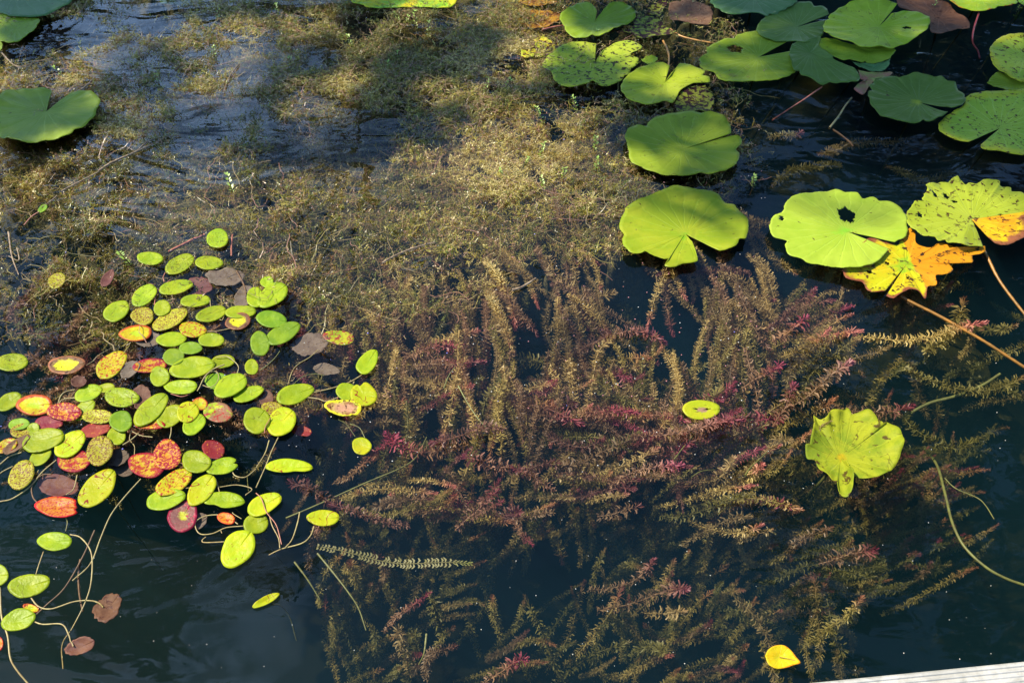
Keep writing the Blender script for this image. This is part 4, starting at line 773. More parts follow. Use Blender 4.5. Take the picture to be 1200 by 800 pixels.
# ------------------------------------------------------------------ submerged weed
def add_translucent(n, l, b, col, f):
    tr = n.new('ShaderNodeBsdfTranslucent'); l.new(col, tr.inputs['Color']); ms = n.new('ShaderNodeMixShader'); ms.inputs[0].default_value = f
    l.new(b.outputs[0], ms.inputs[1]); l.new(tr.outputs[0], ms.inputs[2]); l.new(ms.outputs[0], [x for x in n if x.type == 'OUTPUT_MATERIAL'][0].inputs['Surface'])
def weed_mat(name, base1, base2, tip, t0, t1):
    m, n, l, b = mat_new(name)
    a = n.new('ShaderNodeAttribute'); a.attribute_name = 't'; a2 = n.new('ShaderNodeAttribute'); a2.attribute_name = 'rnd'
    oi = n.new('ShaderNodeObjectInfo')
    rn = mth(n, l, 'FRACT', mth(n, l, 'ADD', a2.outputs['Fac'], oi.outputs['Random']))
    col = mixc(n, l, rn, base1, base2)
    tt = mth(n, l, 'ADD', a.outputs['Fac'], mth(n, l, 'MULTIPLY', mth(n, l, 'SUBTRACT', rn, .5), .35))
    col = mixc(n, l, sstep(n, l, tt, t0, t1), col, tip)
    hs = n.new('ShaderNodeHueSaturation'); l.new(col, hs.inputs['Color'])
    l.new(mth(n, l, 'ADD', .5, mth(n, l, 'MULTIPLY', rn, 1.05)), hs.inputs['Value'])
    l.new(hs.outputs[0], b.inputs['Base Color']); b.inputs['Roughness'].default_value = .5
    add_translucent(n, l, b, hs.outputs[0], .42)
    return m
W_TAN = weed_mat('weed_tan', (.54, .39, .18), (.44, .34, .13), (.45, .16, .14), .85, 1.1)
W_MIX = weed_mat('weed_redtip', (.38, .25, .14), (.28, .17, .10), (.24, .05, .08), .62, 1.1)
W_RED = weed_mat('weed_red', (.34, .17, .13), (.28, .17, .09), (.28, .055, .085), .5, 1.05)
W_OL = weed_mat('weed_olive', (.26, .25, .075), (.36, .28, .09), (.34, .15, .08), .85, 1.1)
W_GRN = weed_mat('weed_green', (.20, .20, .07), (.24, .22, .08), (.3, .32, .06), .9, 1.1)

def stem_geo(length, seed, bend, leaf_len=.0130, node=.0045, width=.0030, per=6, stemr=.0012, curl=.7, tiptight=True, flat=False):
    rg = np.random.default_rng(seed); n = max(8, int(length / node))
    s = np.linspace(0, 1, n); ang = bend * (s - .5) + .12 * np.sin(s * 9 + seed); dx = np.cos(ang); dy = np.sin(ang); dz = .15 * np.sin(s * 7 + seed * 2)
    P = np.cumsum(np.stack([dx, dy, dz], -1) * (length / n), axis=0); P -= P[0]
    # straighten so that the chord runs along +X
    ch = P[-1] / np.linalg.norm(P[-1]); q = Vector(ch).rotation_difference(Vector((1, 0, 0))).to_matrix(); P = P @ np.array(q).T
    T = np.gradient(P, axis=0); T /= np.linalg.norm(T, axis=1)[:, None]
    VV, FF, TT = [], [], []; base = 0
    tv, tf = tube_np(P, stemr, stemr * .6, 4); VV.append(tv); FF.append(tf); TT.append(np.concatenate([np.repeat(s, 4), [1.]])); base = len(tv)
    for i in range(n):
        t = T[i]; a = np.cross(t, (0.1, .2, 1)); a /= np.linalg.norm(a); b = np.cross(t, a)
        tip = s[i]; ll = leaf_len * (1.0 if tip < .85 else 1.0 - (tip - .85) * 4.2) * (.75 + .5 * min(1, tip * 3)) 
        ww = width * (1 if tip < .9 else .8)
        for k in range(per):
            if rg.random() < .07: continue
            th = (k / per) * 2 * math.pi + (0 if flat else i % 2) * math.pi / per + rg.normal(0, .18)
            r = math.cos(th) * a + math.sin(th) * b; sd = np.cross(t, r); tw = rg.normal(0, .7); r = r + t * rg.normal(0, .25); tw = 1.57 if flat else tw; sd = sd * math.cos(tw) + t * math.sin(tw); L_ = ll * rg.uniform(.75, 1.2)
            fw = .45 + (tip > .88) * .6 + rg.normal(0, .12); d0 = r + t * fw; d0 /= np.linalg.norm(d0)
            p0 = P[i] + r * stemr; p1 = p0 + d0 * L_ * .5; d1 = d0 - t * curl * (tip < .88) ; d1 /= np.linalg.norm(d1); p2 = p1 + d1 * L_ * .5
            VV.append(np.array([p0 - sd * ww * .25, p0 + sd * ww * .25, p1 + sd * ww * .5, p1 - sd * ww * .5, p2 + sd * ww * .34, p2 - sd * ww * .34]))
            FF.append(np.array([[base, base + 1, base + 2, base + 3], [base + 3, base + 2, base + 4, base + 5]])); TT.append(np.full(6, tip)); base += 6
    return np.vstack(VV), np.vstack(FF), np.concatenate(TT), np.linalg.norm(P[-1])
LIB = {'fern': [stem_geo(.33, 33, .35, .011, .0072, .0042, 2, .0016, .9, flat=True)]}
for nm, args in {
    'short': [(.085, 1, .5), (.10, 2, -.6), (.075, 3, .3)],
    'mid': [(.16, 4, .8), (.17, 5, -.6), (.15, 6, 1.3), (.16, 7, -1.2), (.17, 13, 1.7)],
    'fshort': [(.085, 1, .5, .0088, .0034, .0022), (.10, 2, -.6, .0088, .0034, .0022)],
    'fmid': [(.16, 4, .8, .0092, .0036, .0023), (.17, 5, -.6, .0092, .0036, .0023), (.15, 6, 1.3, .0092, .0036, .0023), (.16, 7, -1.3, .0092, .0036, .0023)],
    'flong': [(.26, 8, .6, .0095, .0038, .0023), (.28, 9, -.7, .0095, .0038, .0023), (.27, 10, 1.3, .0095, .0038, .0023), (.29, 11, -1.2, .0095, .0038, .0023)],
    'long': [(.26, 8, .6), (.28, 9, -.7), (.27, 10, 1.3), (.29, 11, -1.1), (.26, 12, 1.6)]}.items():
    LIB[nm] = [stem_geo(*a) for a in args]
MESHC = {}
def lib_mesh(nm, i, mat):
    k = (nm, i, mat.name)
    if k not in MESHC:
        V, F, T, Lc = LIB[nm][i]
        o = meshobj('weed', V, F, mat, fattr={'t': T, 'rnd': np.random.default_rng(i).random(len(V)) * .0 + .5})
        MESHC[k] = o.data; bpy.data.objects.remove(o)
    return MESHC[k]
def frame(p0, p1, roll):
    d = p1 - p0; L_ = d.length; q = d.to_track_quat('X', 'Z').to_matrix()
    return q @ Matrix.Rotation(roll, 3, 'X'), L_
def pick(L_):
    nm = 'short' if L_ < .12 else ('mid' if L_ < .21 else 'long'); return nm
N_OBJ = 0; STUFF = {}
def weed(p0, z0, p1, z1, mat, label=None, group=None, obj=True, rr=random, fine=False):
    global N_OBJ
    a, b = at(*p0, z0), at(*p1, z1); M3, L_ = frame(a, b, .3 if mat is W_GRN else rr.uniform(0, 6.28)); nm = 'fern' if mat is W_GRN else ('f' if fine else '') + pick(L_); i = rr.randrange(len(LIB[nm])); Lc = LIB[nm][i][3]
    sc = L_ / Lc; yz = max(.8, min(1.25, sc)) * rr.uniform(.85, 1.15) * (1.05 if mat is W_GRN else 1) * (.95 if p0[1] < 560 else .72)
    if obj and N_OBJ < 296:
        o = bpy.data.objects.new('weed_stem', lib_mesh(nm, i, mat)); link(o)
        o.matrix_world = Matrix.Translation(a) @ (M3 @ Matrix.Diagonal((sc, yz, yz))).to_4x4()
        tag(o, label, 'water weed', group); N_OBJ += 1; return o
    V, F, T, _ = LIB[nm][i]; W_ = (V * (sc, yz, yz)) @ np.array(M3).T + np.array(a)
    STUFF.setdefault(mat.name, []).append((W_, F, T, rr.random()))

rw = random.Random(21)
# stems one can single out
HERO = [
 ((372,640),-.022,(552,660),-.016,W_GRN,'pale green serrated stem lying just under the surface, lowest of the long ones'),
 ((550,520),-.01,(452,508),-.004,W_RED,'pink stem pointing left with a bare pale tip, right of the overgrown lime leaf'),
 ((588,503),-.004,(505,520),-.004,W_RED,'thin crimson stem running right from the tangle'),
 ((600,548),-.006,(545,535),-.004,W_RED,'crimson stem trailing to the right edge of the tangle'),
 ((545,590),-.03,(522,548),-.006,W_MIX,'beaded stem with a rose top under the crimson tangle'),
 ((480,615),-.02,(385,590),-.006,W_RED,'pink stem pointing left below the pale old branch'),
 ((395,592),-.01,(340,565),-.006,W_RED,'pink stem in line with the lowest leaves of the patch'),
 ((535,620),-.04,(583,575),-.008,W_RED,'rose-tipped stem pointing up right in the lower middle'),
 ((552,608),-.03,(589,586),-.006,W_RED,'short stem beside the rose-tipped one, dark berry-like tip'),
 ((648,600),-.02,(600,612),-.008,W_MIX,'tan stem with paired leaves left of the curved pink one'),
 ((600,608),-.01,(624,638),-.006,W_RED,'curved pink stem hanging down in the lower middle'),
 ((650,575),-.02,(600,548),-.004,W_RED,'salmon stem ending in the tan clump'),
 ((600,552),-.01,(656,543),-.004,W_RED,'bright coral stem lying flat left of the tan clump'),
 ((655,560),-.04,(770,525),-.02,W_TAN,'thick tan stem arching right from the clump'),
 ((650,545),-.02,(745,510),-.01,W_MIX,'tan stem above the thick arching one'),
 ((740,512),-.012,(872,492),-.004,W_RED,'long crimson stem below the lone lime leaf'),
 ((815,505),-.01,(880,488),-.003,W_RED,'crimson stem end pointing at the blue fleck'),
 ((715,570),-.04,(800,545),-.008,W_MIX,'tan stem with crimson end under the long crimson stem'),
 ((700,605),-.04,(750,592),-.01,W_MIX,'short stem with a red snout in the lower middle'),
 ((900,385),-.03,(955,340),-.002,W_RED,'magenta spray rising toward the tattered yellow pad'),
 ((905,400),-.02,(945,372),-.003,W_RED,'short magenta stem under the magenta spray'),
 ((870,455),-.05,(916,425),-.004,W_RED,'dark crimson stem with a glossy tip in the right bunches'),
 ((920,480),-.05,(998,425),-.004,W_MIX,'long stem with a wine tip pointing to the upper right'),
 ((905,500),-.04,(930,450),-.004,W_RED,'wine-red stem left of the long one'),
 ((960,470),-.05,(1070,475),-.02,W_MIX,'brown stem over the top of the sunken yellow pad'),
 ((1060,490),-.04,(1145,515),-.02,W_OL,'olive stem reaching right of the sunken yellow pad'),
 ((1060,430),-.05,(1198,442),-.02,W_OL,'olive stem reaching the right edge under the orange stalk'),
 ((1000,395),-.05,(1155,378),-.01,W_TAN,'pale stem crossing under the orange stalk'),
 ((1085,410),-.04,(1130,350),-.01,W_OL,'olive feathery stem hooked below the tattered pad'),
 ((520,745),-.10,(503,695),-.03,W_OL,'dark upright stem under the club-shaped one near the bottom'),
 ((450,740),-.10,(504,694),-.012,W_RED,'club-shaped dark crimson stem pointing up right near the bottom'),
 ((480,790),-.16,(468,735),-.06,W_TAN,'ladder-like pale stem below the club-shaped one'),
 ((500,795),-.14,(535,757),-.03,W_MIX,'crimson-tipped stem at the bottom, pointing right'),
 ((568,800),-.06,(617,772),-.006,W_RED,'glossy pink-leaved stem at the bottom edge'),
 ((690,690),-.12,(766,655),-.02,W_MIX,'bright-edged stem with a red end in the lower middle'),
 ((700,715),-.14,(805,690),-.03,W_MIX,'long stem with frayed red end, right of the bright-edged one'),
 ((755,718),-.12,(800,716),-.03,W_TAN,'pale comb-like stem below the frayed red one'),
 ((740,770),-.2,(776,765),-.06,W_OL,'olive stem with a rusty tip low in the middle'),
 ((800,640),-.08,(880,605),-.02,W_TAN,'pale comb-like stem beside blue water'),
 ((865,635),-.08,(905,620),-.02,W_TAN,'slim pale stem running right below the comb-like one'),
 ((925,640),-.10,(975,618),-.02,W_MIX,'rusty stem with a crimson head at lower right'),
 ((960,660),-.08,(1025,645),-.02,W_MIX,'golden-brown stem pointing right at lower right'),
 ((940,760),-.2,(1010,700),-.06,W_OL,'dim olive arching stem above the fallen yellow leaf'),
 ((640,300),-.012,(720,342),-.010,W_TAN,'pinkish bare-looking stem lying left of the torn-rim pad'),
 ((880,322),-.022,(770,322),-.018,W_RED,'red-brown stem fringing the bottom of the torn-rim pad'),
 ((985,195),-.05,(905,218),-.03,W_OL,'fluffy tan stem floating alone in dark water by the big pale pad'),
 ((1060,165),-.06,(960,180),-.03,W_TAN,'pale speckled stem above the fluffy lone stem'),
 ((1130,195),-.12,(1040,195),-.07,W_OL,'dim tan stem right of the lone fluffy stem'),
 ((900,160),-.01,(940,155),-.004,W_TAN,'furry grey-tan weed tuft in the blue reflection'),
 ((870,250),-.01,(930,257),-.004,W_TAN,'tan stem between the torn-rim pad and the big pale pad'),
 ((1010,75),-.10,(1060,95),-.05,W_TAN,'ladder-like stem in the dark gap below the brightest pad'),
]
for h in HERO: weed(*h, group=None, rr=rw)
for o in list(COL.objects):
    if o.name.startswith('weed_stem') and 'group' in o.keys() and not o['group']: del o['group']
LAND = [((801,275),'the torn-rim pad'),((985,270),'the pad with the round black hole'),((1060,320),'the tattered yellow pad'),((990,530),'the sunken yellow-green pad'),
 ((822,480),'the lone lime leaf'),((915,770),'the fallen yellow leaf'),((426,463),'the heart-shaped small leaf'),((431,424),'the farthest upright oval leaf'),((424,523),'the overgrown lime leaf'),
 ((379,607),'the lowest lime oval leaf'),((312,703),'the curled floating leaf edge'),((540,515),'the crimson tangle'),((650,565),'the tan clump'),((640,640),'the curved pink stem'),
 ((500,690),'the club-shaped crimson stem'),((460,655),'the green serrated stem'),((585,590),'the two rose-tipped stems'),((800,690),'the long frayed red-ended stem'),((617,772),'the glossy pink-leaved stem'),
 ((880,605),'the pale comb-like stem'),((975,618),'the rusty crimson-headed stem'),((950,345),'the magenta spray'),((700,465),'the dark gap in mid weed'),((480,293),'the grey twig with the dead bud'),
 ((590,205),'the golden mound'),((1100,560),'the olive vine'),((610,380),'the black slot between bunches'),((880,560),'the blue pool at the right'),((620,334),'the yellow reed piece'),((700,345),'the pinkish bare stem')]
DIRS = ['right of', 'up and right of', 'above', 'up and left of', 'left of', 'down and left of', 'below', 'down and right of']
LOOK = {'weed_tan': 'tan', 'weed_redtip': 'brown red-tipped', 'weed_red': 'crimson', 'weed_olive': 'dim olive', 'weed_green': 'green'}
USED = set()
def where_label(mt, x, y, Lp, a):
    q = sorted(LAND, key=lambda t: math.hypot(t[0][0] - x, t[0][1] - y)); ln = 'short' if Lp < 62 else ('mid-length' if Lp < 96 else 'long')
    ad = math.degrees(a) % 180; po = 'upright' if 65 < ad < 115 else ('flat' if ad < 18 or ad > 162 else 'slanting')
    for hop in range(5):
        (lx, ly), nm_ = q[hop]; dx, dy = x - lx, ly - y; d = DIRS[int(round(math.degrees(math.atan2(dy, dx)) / 45)) % 8]; far = math.hypot(dx, dy)
        ds = 'close ' if far < 35 else ('' if far < 80 else 'well ')
        lab = " ".join(f"{ln} {po} {LOOK[mt.name]} stem {ds}{d} {nm_}".split()[:16])
        if lab not in USED: USED.add(lab); return lab
    return lab
GROUPS = {'up': 'tan weed bunches hanging below the torn-rim pad', 'upfan': 'weed stems spilling off the golden mound', 'right': 'weed stems slanting up below the tattered pad', 'midh': 'stems of the crimson tangle', 'midl': 'weed stems lying across the middle', 'low': 'short plumes standing in deep water', 'lowv': 'dim upright plumes near the bottom', 'lowr': 'dim feathery stems at the lower right'}
GAP = {'up': -.02, 'upfan': -.05, 'midh': .0, 'left': -.3, 'leftb': -.3, 'mask': -.3, 'low': -.02, 'lowr': -.05, 'midl': .02, 'right': .0}
FIELDS = [
 # name, count, x range, y range, length px, angle range deg (image, ccw; tip direction), z of base, z of tip, mats, label, (objects out of count)
 ('up', 270, (440, 960), (300, 475), (70, 130), (-110, -70), -.012, -.085, (W_TAN, W_TAN, W_OL, W_MIX), 'tan stem of the bunches hanging straight down below the torn-rim pad', 60),
 ('upfan', 140, (560, 900), (220, 360), (50, 100), (-75, -35), -.008, -.05, (W_TAN, W_TAN, W_MIX), 'tan stem spilling off the golden mound toward the open water', 22),
 ('right', 160, (880, 1060), (340, 480), (70, 130), (15, 60), -.12, -.02, (W_TAN, W_OL, W_MIX, W_TAN), 'tan to olive stem slanting up right below the tattered yellow pad', 26),
 ('midh', 135, (430, 760), (420, 520), (60, 130), (-20, 25), -.07, -.015, (W_MIX, W_RED, W_RED, W_TAN, W_OL), 'crimson and brown stem of the tangle right of the small leaves', 40),
 ('midl', 165, (380, 900), (490, 610), (60, 140), (-5, 45), -.12, -.02, (W_MIX, W_TAN, W_OL, W_TAN, W_RED), 'brown stem lying across the middle of the weed below the lone lime leaf', 32),
 ('low', 120, (380, 880), (590, 812), (35, 90), (10, 60), -.38, -.16, (W_MIX, W_OL, W_OL, W_TAN), 'short red-tipped plume standing in deep water at the bottom', 34),
 ('lowv', 34, (420, 800), (640, 800), (45, 80), (75, 110), -.34, -.14, (W_OL, W_OL), 'dim olive plume rising straight up near the bottom', 8),
 ('lowr', 150, (830, 1090), (560, 740), (60, 130), (5, 45), -.38, -.20, (W_OL, W_OL, W_MIX, W_TAN), 'dim feathery olive stem of the lower right bunches', 22),
 ('left', 120, (300, 470), (290, 420), (40, 90), (-100, -40), -.02, -.08, (W_MIX, W_RED, W_TAN, W_OL), 'reddish stem right beside the upper end of the small-leaf patch', 0),
 ('leftb', 170, (0, 260), (330, 570), (35, 80), (-40, 60), -.03, -.07, (W_OL, W_MIX, W_RED), 'dark reddish stem behind the yellow leaves at the left', 0),
 ('ulsp', 26, (300, 450), (540, 720), (40, 90), (100, 60), -.25, -.06, (W_OL, W_MIX), 'dim stem rising beside the lowest small leaves', 0),
 ('rfar', 22, (1040, 1170), (350, 520), (50, 110), (-20, 60), -.2, -.07, (W_OL, W_TAN), 'dim olive stem in the dark water at the right', 0),
 ('mask', 90, (230, 420), (330, 470), (40, 80), (-60, 20), -.09, -.06, (W_OL, W_MIX), 'x', 0),
]
for nm, cnt, xr, yr, lr, ar, zb, zt, mats, lab, nobj in FIELDS:
    for q in range(cnt):
        x, y = rw.uniform(*xr), rw.uniform(*yr); Lp = rw.uniform(*lr); a = R(rw.uniform(*ar))
        # keep the photograph's dark pools open
        if math.hypot(x + Lp * math.cos(a) - 996, (y - Lp * math.sin(a)) - 535) < 42: continue
        if any(((x - ex) / ea) ** 2 + ((y - ey) / eb) ** 2 < 1 for ex, ey, ea, eb in ((560, 565, 60, 26), (700, 465, 36, 34), (660, 690, 34, 50), (905, 570, 28, 40), (610, 380, 22, 34), (450, 560, 30, 16), (1120, 690, 60, 60), (720, 740, 30, 30))): continue
        gx = float(snoise(np.array(x * (.034 if nm in ('up', 'upfan') else .015)), np.array(y * (.007 if nm in ('up', 'upfan') else .030)), 1.0, 51, 2))
        if gx < GAP.get(nm, -.12): continue
        x1, y1 = x + Lp * math.cos(a), y - Lp * math.sin(a); dz = rw.uniform(-.03, .01)
        mt = rw.choice(mats); isob = q < nobj * 2.1
        weed((x, y), min(-.013, zb + dz), (x1, y1), min(-.012, zt + dz), mt, where_label(mt, x1, y1, Lp, a) if isob and N_OBJ < 296 else None, GROUPS.get(nm), obj=isob, rr=rw, fine=nm in ('up', 'upfan', 'right', 'low', 'lowv', 'lowr', 'rfar', 'left', 'matst', 'mask', 'leftb', 'ulsp') or rw.random() < .7)
# ---- tangled floating weed of the upper left: bits and strands too many to count
HOLES = ((78, 40, 52, 24), (185, 25, 30, 22), (40, 268, 46, 26), (100, 300, 42, 30), (25, 320, 34, 26), (88, 345, 36, 22), (225, 65, 26, 12), (0, 70, 14, 10), (195, 148, 14, 8), (190, 250, 12, 8), (590, 362, 16, 26), (455, 340, 16, 30), (905, 150, 40, 30))
def dens(x, y):
    nx = snoise(x * .012, y * .02, 1.0, 8, 4); n3 = snoise(x * .055, y * .10, 1.0, 71, 2)
    edge = np.where(x < 300, 400, np.where(x < 640, 400 - (x - 300) * .22, 330 - (x - 640) * .45))
    d = np.clip((edge + 40 * nx - y) / 60, 0, 1) * np.clip((905 + 20 * nx - x) / 60, 0, 1)
    core = np.exp(-(((x - 590) / 130) ** 2 + ((y - 215) / 75) ** 2))
    d = d * (.54 + .7 * core + .5 * nx)
    d = d * (1 + .6 * np.clip((180 - y) / 80, 0, 1)) + (.10 + .28 * np.clip((x - 110) / 60, 0, 1)) * np.clip((215 - y) / 60, 0, 1) * (x < 640) * np.clip(.9 + 1.2 * n3, .2, 1.3)
    for ex, ey, ea, eb in HOLES:
        e = ((x - ex) / ea) ** 2 + ((y - ey) / eb) ** 2 + .9 * nx; d = d * np.clip((e - .7) / .5, .03, 1)
    d = d * np.clip(.75 + 2.0 * n3, .03, 1.2)
    d = d * np.where((x > 640) & (y < 135), .35, 1)
    return np.clip(d, 0, 1)
def mound(x, y):     # height of the weed top under/at the surface
    nx = snoise(x * .02, y * .035, 1.0, 9, 3); core = np.exp(-(((x - 590) / 120) ** 2 + ((y - 205) / 60) ** 2))
    n2 = snoise(x * .06, y * .11, 1.0, 19, 2)
    return -.020 + .024 * np.clip((190 - y) / 90, 0, 1) + .040 * nx + .016 * n2 + .024 * core
rgm = np.random.default_rng(77)
NC = 280000; X = rgm.uniform(-20, 920, NC); Y = rgm.uniform(-12, 430, NC); kp = rgm.random(NC) < dens(X, Y); X, Y = X[kp], Y[kp]
Zt = np.minimum(mound(X, Y) - np.abs(rgm.normal(0, .018, len(X))), .004); C = atn(X, Y, Zt); nC = len(X)
def strands(C, seglen, nseg, width, leaf, rg, horiz=.35):
    n = len(C); d = rg.normal(0, 1, (n, 3)) * (1, 1, horiz); d /= np.linalg.norm(d, axis=1)[:, None]; VV, FF, RN = [], [], []; p = C.copy(); base = 0; rn = rg.random(n)
    sl = seglen * rg.uniform(.6, 1.5, n)[:, None]; w = np.cross(d, (0, 0, 1)); w /= np.linalg.norm(w, axis=1)[:, None] + 1e-6; w *= width
    for k in range(nseg):
        d2 = d + rg.normal(0, .38, (n, 3)) * (1, 1, horiz); d2 /= np.linalg.norm(d2, axis=1)[:, None]; p2 = p + d2 * sl
        VV.append(np.stack([p - w, p + w, p2 + w, p2 - w], 1).reshape(-1, 3)); RN.append(np.repeat(rn, 4))
        if leaf:
            s = rg.normal(0, 1, (n, 3)); s /= np.linalg.norm(s, axis=1)[:, None]; t_ = np.cross(s, d2); q = p2 + s * leaf
            VV.append(np.stack([p2, p2 + s * leaf * .5 + t_ * leaf * .28, q, p2 + s * leaf * .5 - t_ * leaf * .28], 1).reshape(-1, 3)); RN.append(np.repeat(rn, 4))
            s = -s + rg.normal(0, .3, (n, 3)); q = p2 + s * leaf
            VV.append(np.stack([p2, p2 + s * leaf * .5 + t_ * leaf * .28, q, p2 + s * leaf * .5 - t_ * leaf * .28], 1).reshape(-1, 3)); RN.append(np.repeat(rn, 4))
        p, d = p2, d2
    V = np.vstack(VV); V[:, 2] = np.minimum(V[:, 2], .014); return V, np.arange(len(V)).reshape(-1, 4), np.concatenate(RN)
def mat_attr(name, cols):
    m, n, l, b = mat_new(name); a = n.new('ShaderNodeAttribute'); a.attribute_name = 'rnd'
    r_ = n.new('ShaderNodeValToRGB'); e = r_.color_ramp.elements; r_.color_ramp.interpolation = 'CONSTANT'
    for i, c in enumerate(cols):
        if i > 1: e.new(i / len(cols))
        e[i].position = i / len(cols); e[i].color = (*c, 1)
    l.new(a.outputs['Fac'], r_.inputs['Fac']); l.new(r_.outputs[0], b.inputs['Base Color']); b.inputs['Roughness'].default_value = .34
    add_translucent(n, l, b, r_.outputs[0], .35)
    return m
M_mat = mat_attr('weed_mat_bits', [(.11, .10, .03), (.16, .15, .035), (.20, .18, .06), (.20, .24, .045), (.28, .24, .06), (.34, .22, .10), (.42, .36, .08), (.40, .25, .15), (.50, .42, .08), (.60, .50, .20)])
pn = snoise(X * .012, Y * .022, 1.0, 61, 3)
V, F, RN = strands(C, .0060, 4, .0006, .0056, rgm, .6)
mound_sun = np.exp(-(((X - 590) / 120) ** 2 + ((Y - 200) / 65) ** 2)) * .30  # sunlit look of the mound put into the bits' colour, lighter and yellower
RN = np.clip(.5 + np.tile(np.repeat(.65 * pn + mound_sun, 4), 12) + (RN - .5) * .75, 0, .999)
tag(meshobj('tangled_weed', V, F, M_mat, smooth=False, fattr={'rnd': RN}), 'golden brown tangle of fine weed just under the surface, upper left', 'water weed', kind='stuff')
sel = rgm.random(nC) < .035; V, F, RN = strands(C[sel] + (0, 0, .004), .014, 7, .0009, 0, rgm, .12)
M_str = mat_attr('strand_bits', [(.36, .28, .14), (.22, .15, .07), (.12, .09, .045), (.30, .26, .08), (.34, .18, .13), (.16, .14, .06)])
tag(meshobj('loose_strands', V, F, M_str, smooth=False, fattr={'rnd': RN}), 'loose thread-like stems lying over the tangled weed', 'water weed', kind='stuff')
# silt-laden bed of weed beneath the tangle
def sheet_z(Xw, Yw):
    # world -> photo pixel at z = 0
    dy, dz = Yw, -CAM_H; zc = dy * _c - dz * _s; yc = dy * _s + dz * _c
    px, py = 600 + FPX * Xw / zc, 400 - FPX * yc / zc
    d = dens(px, py); core = np.exp(-(((px - 590) / 130) ** 2 + ((py - 215) / 75) ** 2))
    return -.50 + .45 * np.clip(d * 2.6, 0, 1) + .025 * snoise(Xw, Yw, 9, 6, 4) * 1.0 - .02 + .02 * core
V, F = grid(-2.6, 1.4, 1.25, 3.9, 330, 240, sheet_z)
M_silt = plain('silty_weed_bed', (.12, .10, .035), (.05, .045, .02), 42, .9, .9, .8)
tag(meshobj('silty_weed_bed', V, F, M_silt), 'thick olive-brown bed of silted weed beneath the tangle', 'weed bed', kind='stuff')
for q in range(330):
    x, y = rw.uniform(370, 1120), rw.uniform(540, 815)
    if ((x - 640) / 45) ** 2 + ((y - 720) / 60) ** 2 < 1 or (x > 1000 and y > 700): continue
    a = R(rw.choice((rw.uniform(10, 60), rw.uniform(60, 120)))); Lp = rw.uniform(50, 130); z = rw.uniform(-.46, -.30)
    weed((x, y), z, (x + Lp * math.cos(a), y - Lp * math.sin(a)), z + rw.uniform(.05, .16), rw.choice((W_OL, W_OL, W_TAN)), obj=False, rr=rw, fine=True)
# dark old growth under the standing stems
deep = []
for q in range(170):
    x, y = rw.uniform(430, 1090), rw.uniform(290, 760)
    if y > 560 and rw.random() < .8: continue
    a = R(rw.uniform(-120, 60)); Lp = rw.uniform(50, 110); z = rw.uniform(-.34, -.16)
    weed((x, y), z, (x + Lp * math.cos(a), y - Lp * math.sin(a)), z + rw.uniform(-.05, .03), rw.choice((W_OL, W_OL, W_TAN)), obj=False, rr=rw)
SN = {'weed_tan': ('tan', 'remaining tan stems of the weed, too many to count'), 'weed_redtip': ('redtip', 'remaining brown stems with red tips, too many to count'), 'weed_red': ('red', 'remaining crimson stems, too many to count'), 'weed_olive': ('olive', 'remaining dim olive stems deep in the water, too many to count')}
for mn, lst in STUFF.items():
    VV, FF, TT, RR_ = [], [], [], []; b0 = 0
    for V, F, T, r0 in lst:
        VV.append(V); FF.append(F + b0); TT.append(T); RR_.append(np.full(len(V), r0)); b0 += len(V)
    tag(meshobj('weed_thicket', np.vstack(VV), np.vstack(FF), bpy.data.materials[mn], fattr={'t': np.concatenate(TT), 'rnd': np.concatenate(RR_)}), SN.get(mn, ('x', 'remaining weed stems'))[1], 'water weed', kind='stuff')
# small bright sprigs that stick out of the water
def sprig(px, py, hpx, lab, seed, mat):
    rg = np.random.default_rng(seed); base = at(px, py, -.03); h = hpx / 330 * .9
    root = empty('water_sprig', base, lab, 'sprig', 'green sprigs poking out of the weed')
    path = catmull([(0, 0, -.02), (rg.uniform(-.01, .01), 0, h * .5), (rg.uniform(-.015, .015), rg.uniform(-.01, .01), h + .03)], 12); tube('stem', path, .0016, .001, M_stem_b, root, sides=5)
    VV, FF = [], []; b0 = 0
    for i in range(4, 12):
        for k in range(3):
            th = rg.uniform(0, 6.28); r_ = np.array([math.cos(th), math.sin(th), .5]); s = np.cross(r_, (0, 0, 1)); L_ = .009 * rg.uniform(.7, 1.2); p = path[i]
            VV.append(np.array([p, p + r_ * L_ * .5 + s * L_ * .3, p + r_ * L_, p + r_ * L_ * .5 - s * L_ * .3])); FF.append([b0, b0 + 1, b0 + 2, b0 + 3]); b0 += 4
    meshobj('leaves', np.vstack(VV), np.array(FF), mat, root, smooth=False)
M_spr = plain('sprig_green', (.22, .36, .04), (.30, .42, .08), 60, .4)
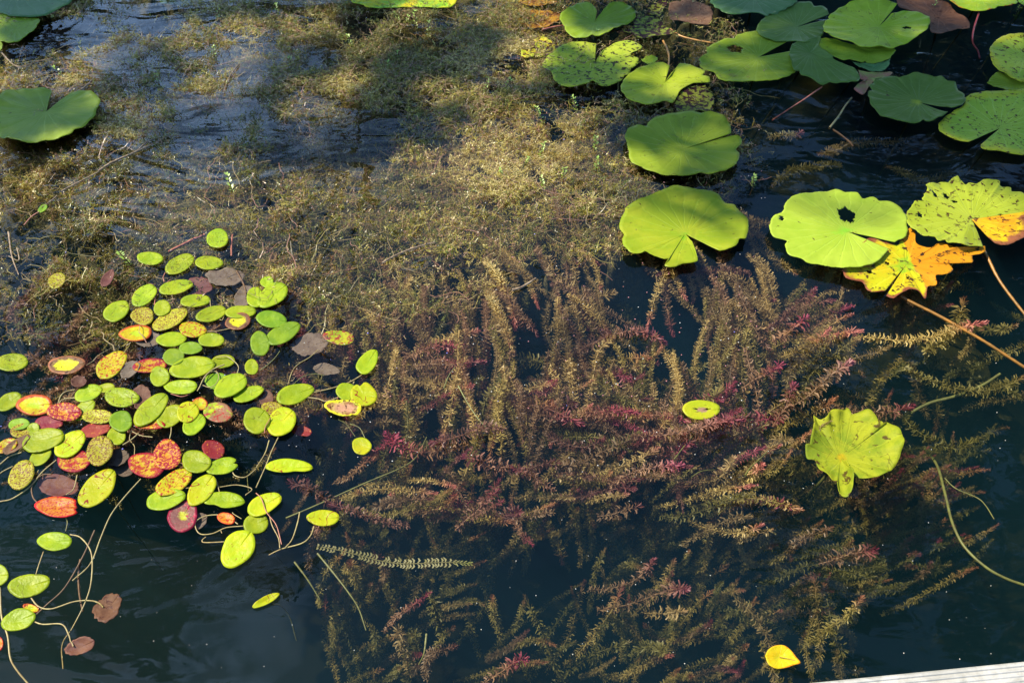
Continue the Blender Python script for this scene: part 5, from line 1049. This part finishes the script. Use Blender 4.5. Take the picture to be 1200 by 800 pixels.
SPR = [(467,32,11,'sprig left of the flowering pair under the lime and yellow pad'),(476,34,8,'shorter sprig right beside the left one under the lime and yellow pad'),(490,38,15,'tallest sprig with a dark stalk under the lime and yellow pad'),(506,46,10,'bushy sprig right of the tallest sprig'),(410,62,9,'sprig in the teal shade left of centre'),(465,78,8,'sprig low in the shaded weed'),(459,90,8,'sprig just below and left of the low shaded one'),(568,116,14,'pale sprig above the golden mound'),(593,112,10,'bright sprig at the upper right of the golden mound'),(672,135,11,'sprig below the speckled pad'),(632,150,12,'sprig on the right shoulder of the golden mound'),(637,190,12,'sprig inside the golden mound, right side'),(615,200,7,'low sprig in the heart of the golden mound'),(656,218,9,'sprig left of the torn-rim pad'),(700,52,6,'sprig by the speckled pad rim'),(340,84,8,'sprig amid grey weed, left of centre'),(190,105,9,'leafy sprig near the forked twig'),(75,96,7,'sprig just above the notched pad'),(254,75,12,'tall thin sprig in the upper left weed'),(257,30,10,'sprig near the top edge at left'),(328,25,12,'pale sprig near the top edge'),(271,228,11,'sprig above the topmost round leaf'),(154,312,8,'sprig left of the first small leaf'),(695,178,9,'sprig left of the slit pad'),(700,205,8,'sprig under the slit pad'),(640,225,8,'sprig where tan stems begin'),(590,215,7,'sprig in the middle of the golden mound'),(880,222,8,'sprig right of the torn-rim pad top'),(1186,22,10,'sprig by the pads in the upper right corner'),(1090,20,9,'sprig growing on the withered pad')]
for i, (x, y, h, lab) in enumerate(SPR): sprig(x, y, h, 'small green ' + lab, i, M_spr)
# specks afloat: seeds, petals, bubbles
def specks(name, n, xr, yr, sz, mat, lab, seed):
    rg = np.random.default_rng(seed); X = rg.uniform(*xr, n); Y = rg.uniform(*yr, n); C = atn(X, Y, np.full(n, .0025)); VV, FF = [], []
    for i in range(n):
        s = sz * rg.uniform(.5, 1.3); a = rg.uniform(0, 6.28); b0 = len(VV) * 6
        VV.append(C[i] + s * np.array([[math.cos(a), math.sin(a), 0], [-math.sin(a), math.cos(a), 0], [-math.cos(a), -math.sin(a), 0], [math.sin(a), -math.cos(a), 0], [0, 0, .8], [0, 0, -.8]]))
        FF += [(b0, b0 + 1, b0 + 4), (b0 + 1, b0 + 2, b0 + 4), (b0 + 2, b0 + 3, b0 + 4), (b0 + 3, b0, b0 + 4), (b0 + 1, b0, b0 + 5), (b0 + 2, b0 + 1, b0 + 5), (b0 + 3, b0 + 2, b0 + 5), (b0, b0 + 3, b0 + 5)]
    tag(meshobj(name, np.vstack(VV), FF, mat), lab, 'debris', kind='stuff')
specks('pale_specks', 420, (0, 900), (0, 560), .0013, plain('pale_speck', (.7, .66, .58), rough=.25), 'pale seeds and bubbles dotted over the weed', 1)
specks('open_water_specks', 170, (0, 1200), (380, 800), .0009, plain('pale_speck_b', (.6, .58, .5), rough=.3), 'few pale specks drifting on open water', 2)
specks('violet_petals', 26, (0, 900), (60, 560), .0019, plain('violet_petal', (.22, .2, .6), rough=.5), 'tiny violet petals scattered on the weed', 3)
specks('pink_bits', 200, (420, 900), (120, 480), .0016, plain('pink_bit', (.5, .2, .2), rough=.35), 'tiny pink buds among the weed', 4)
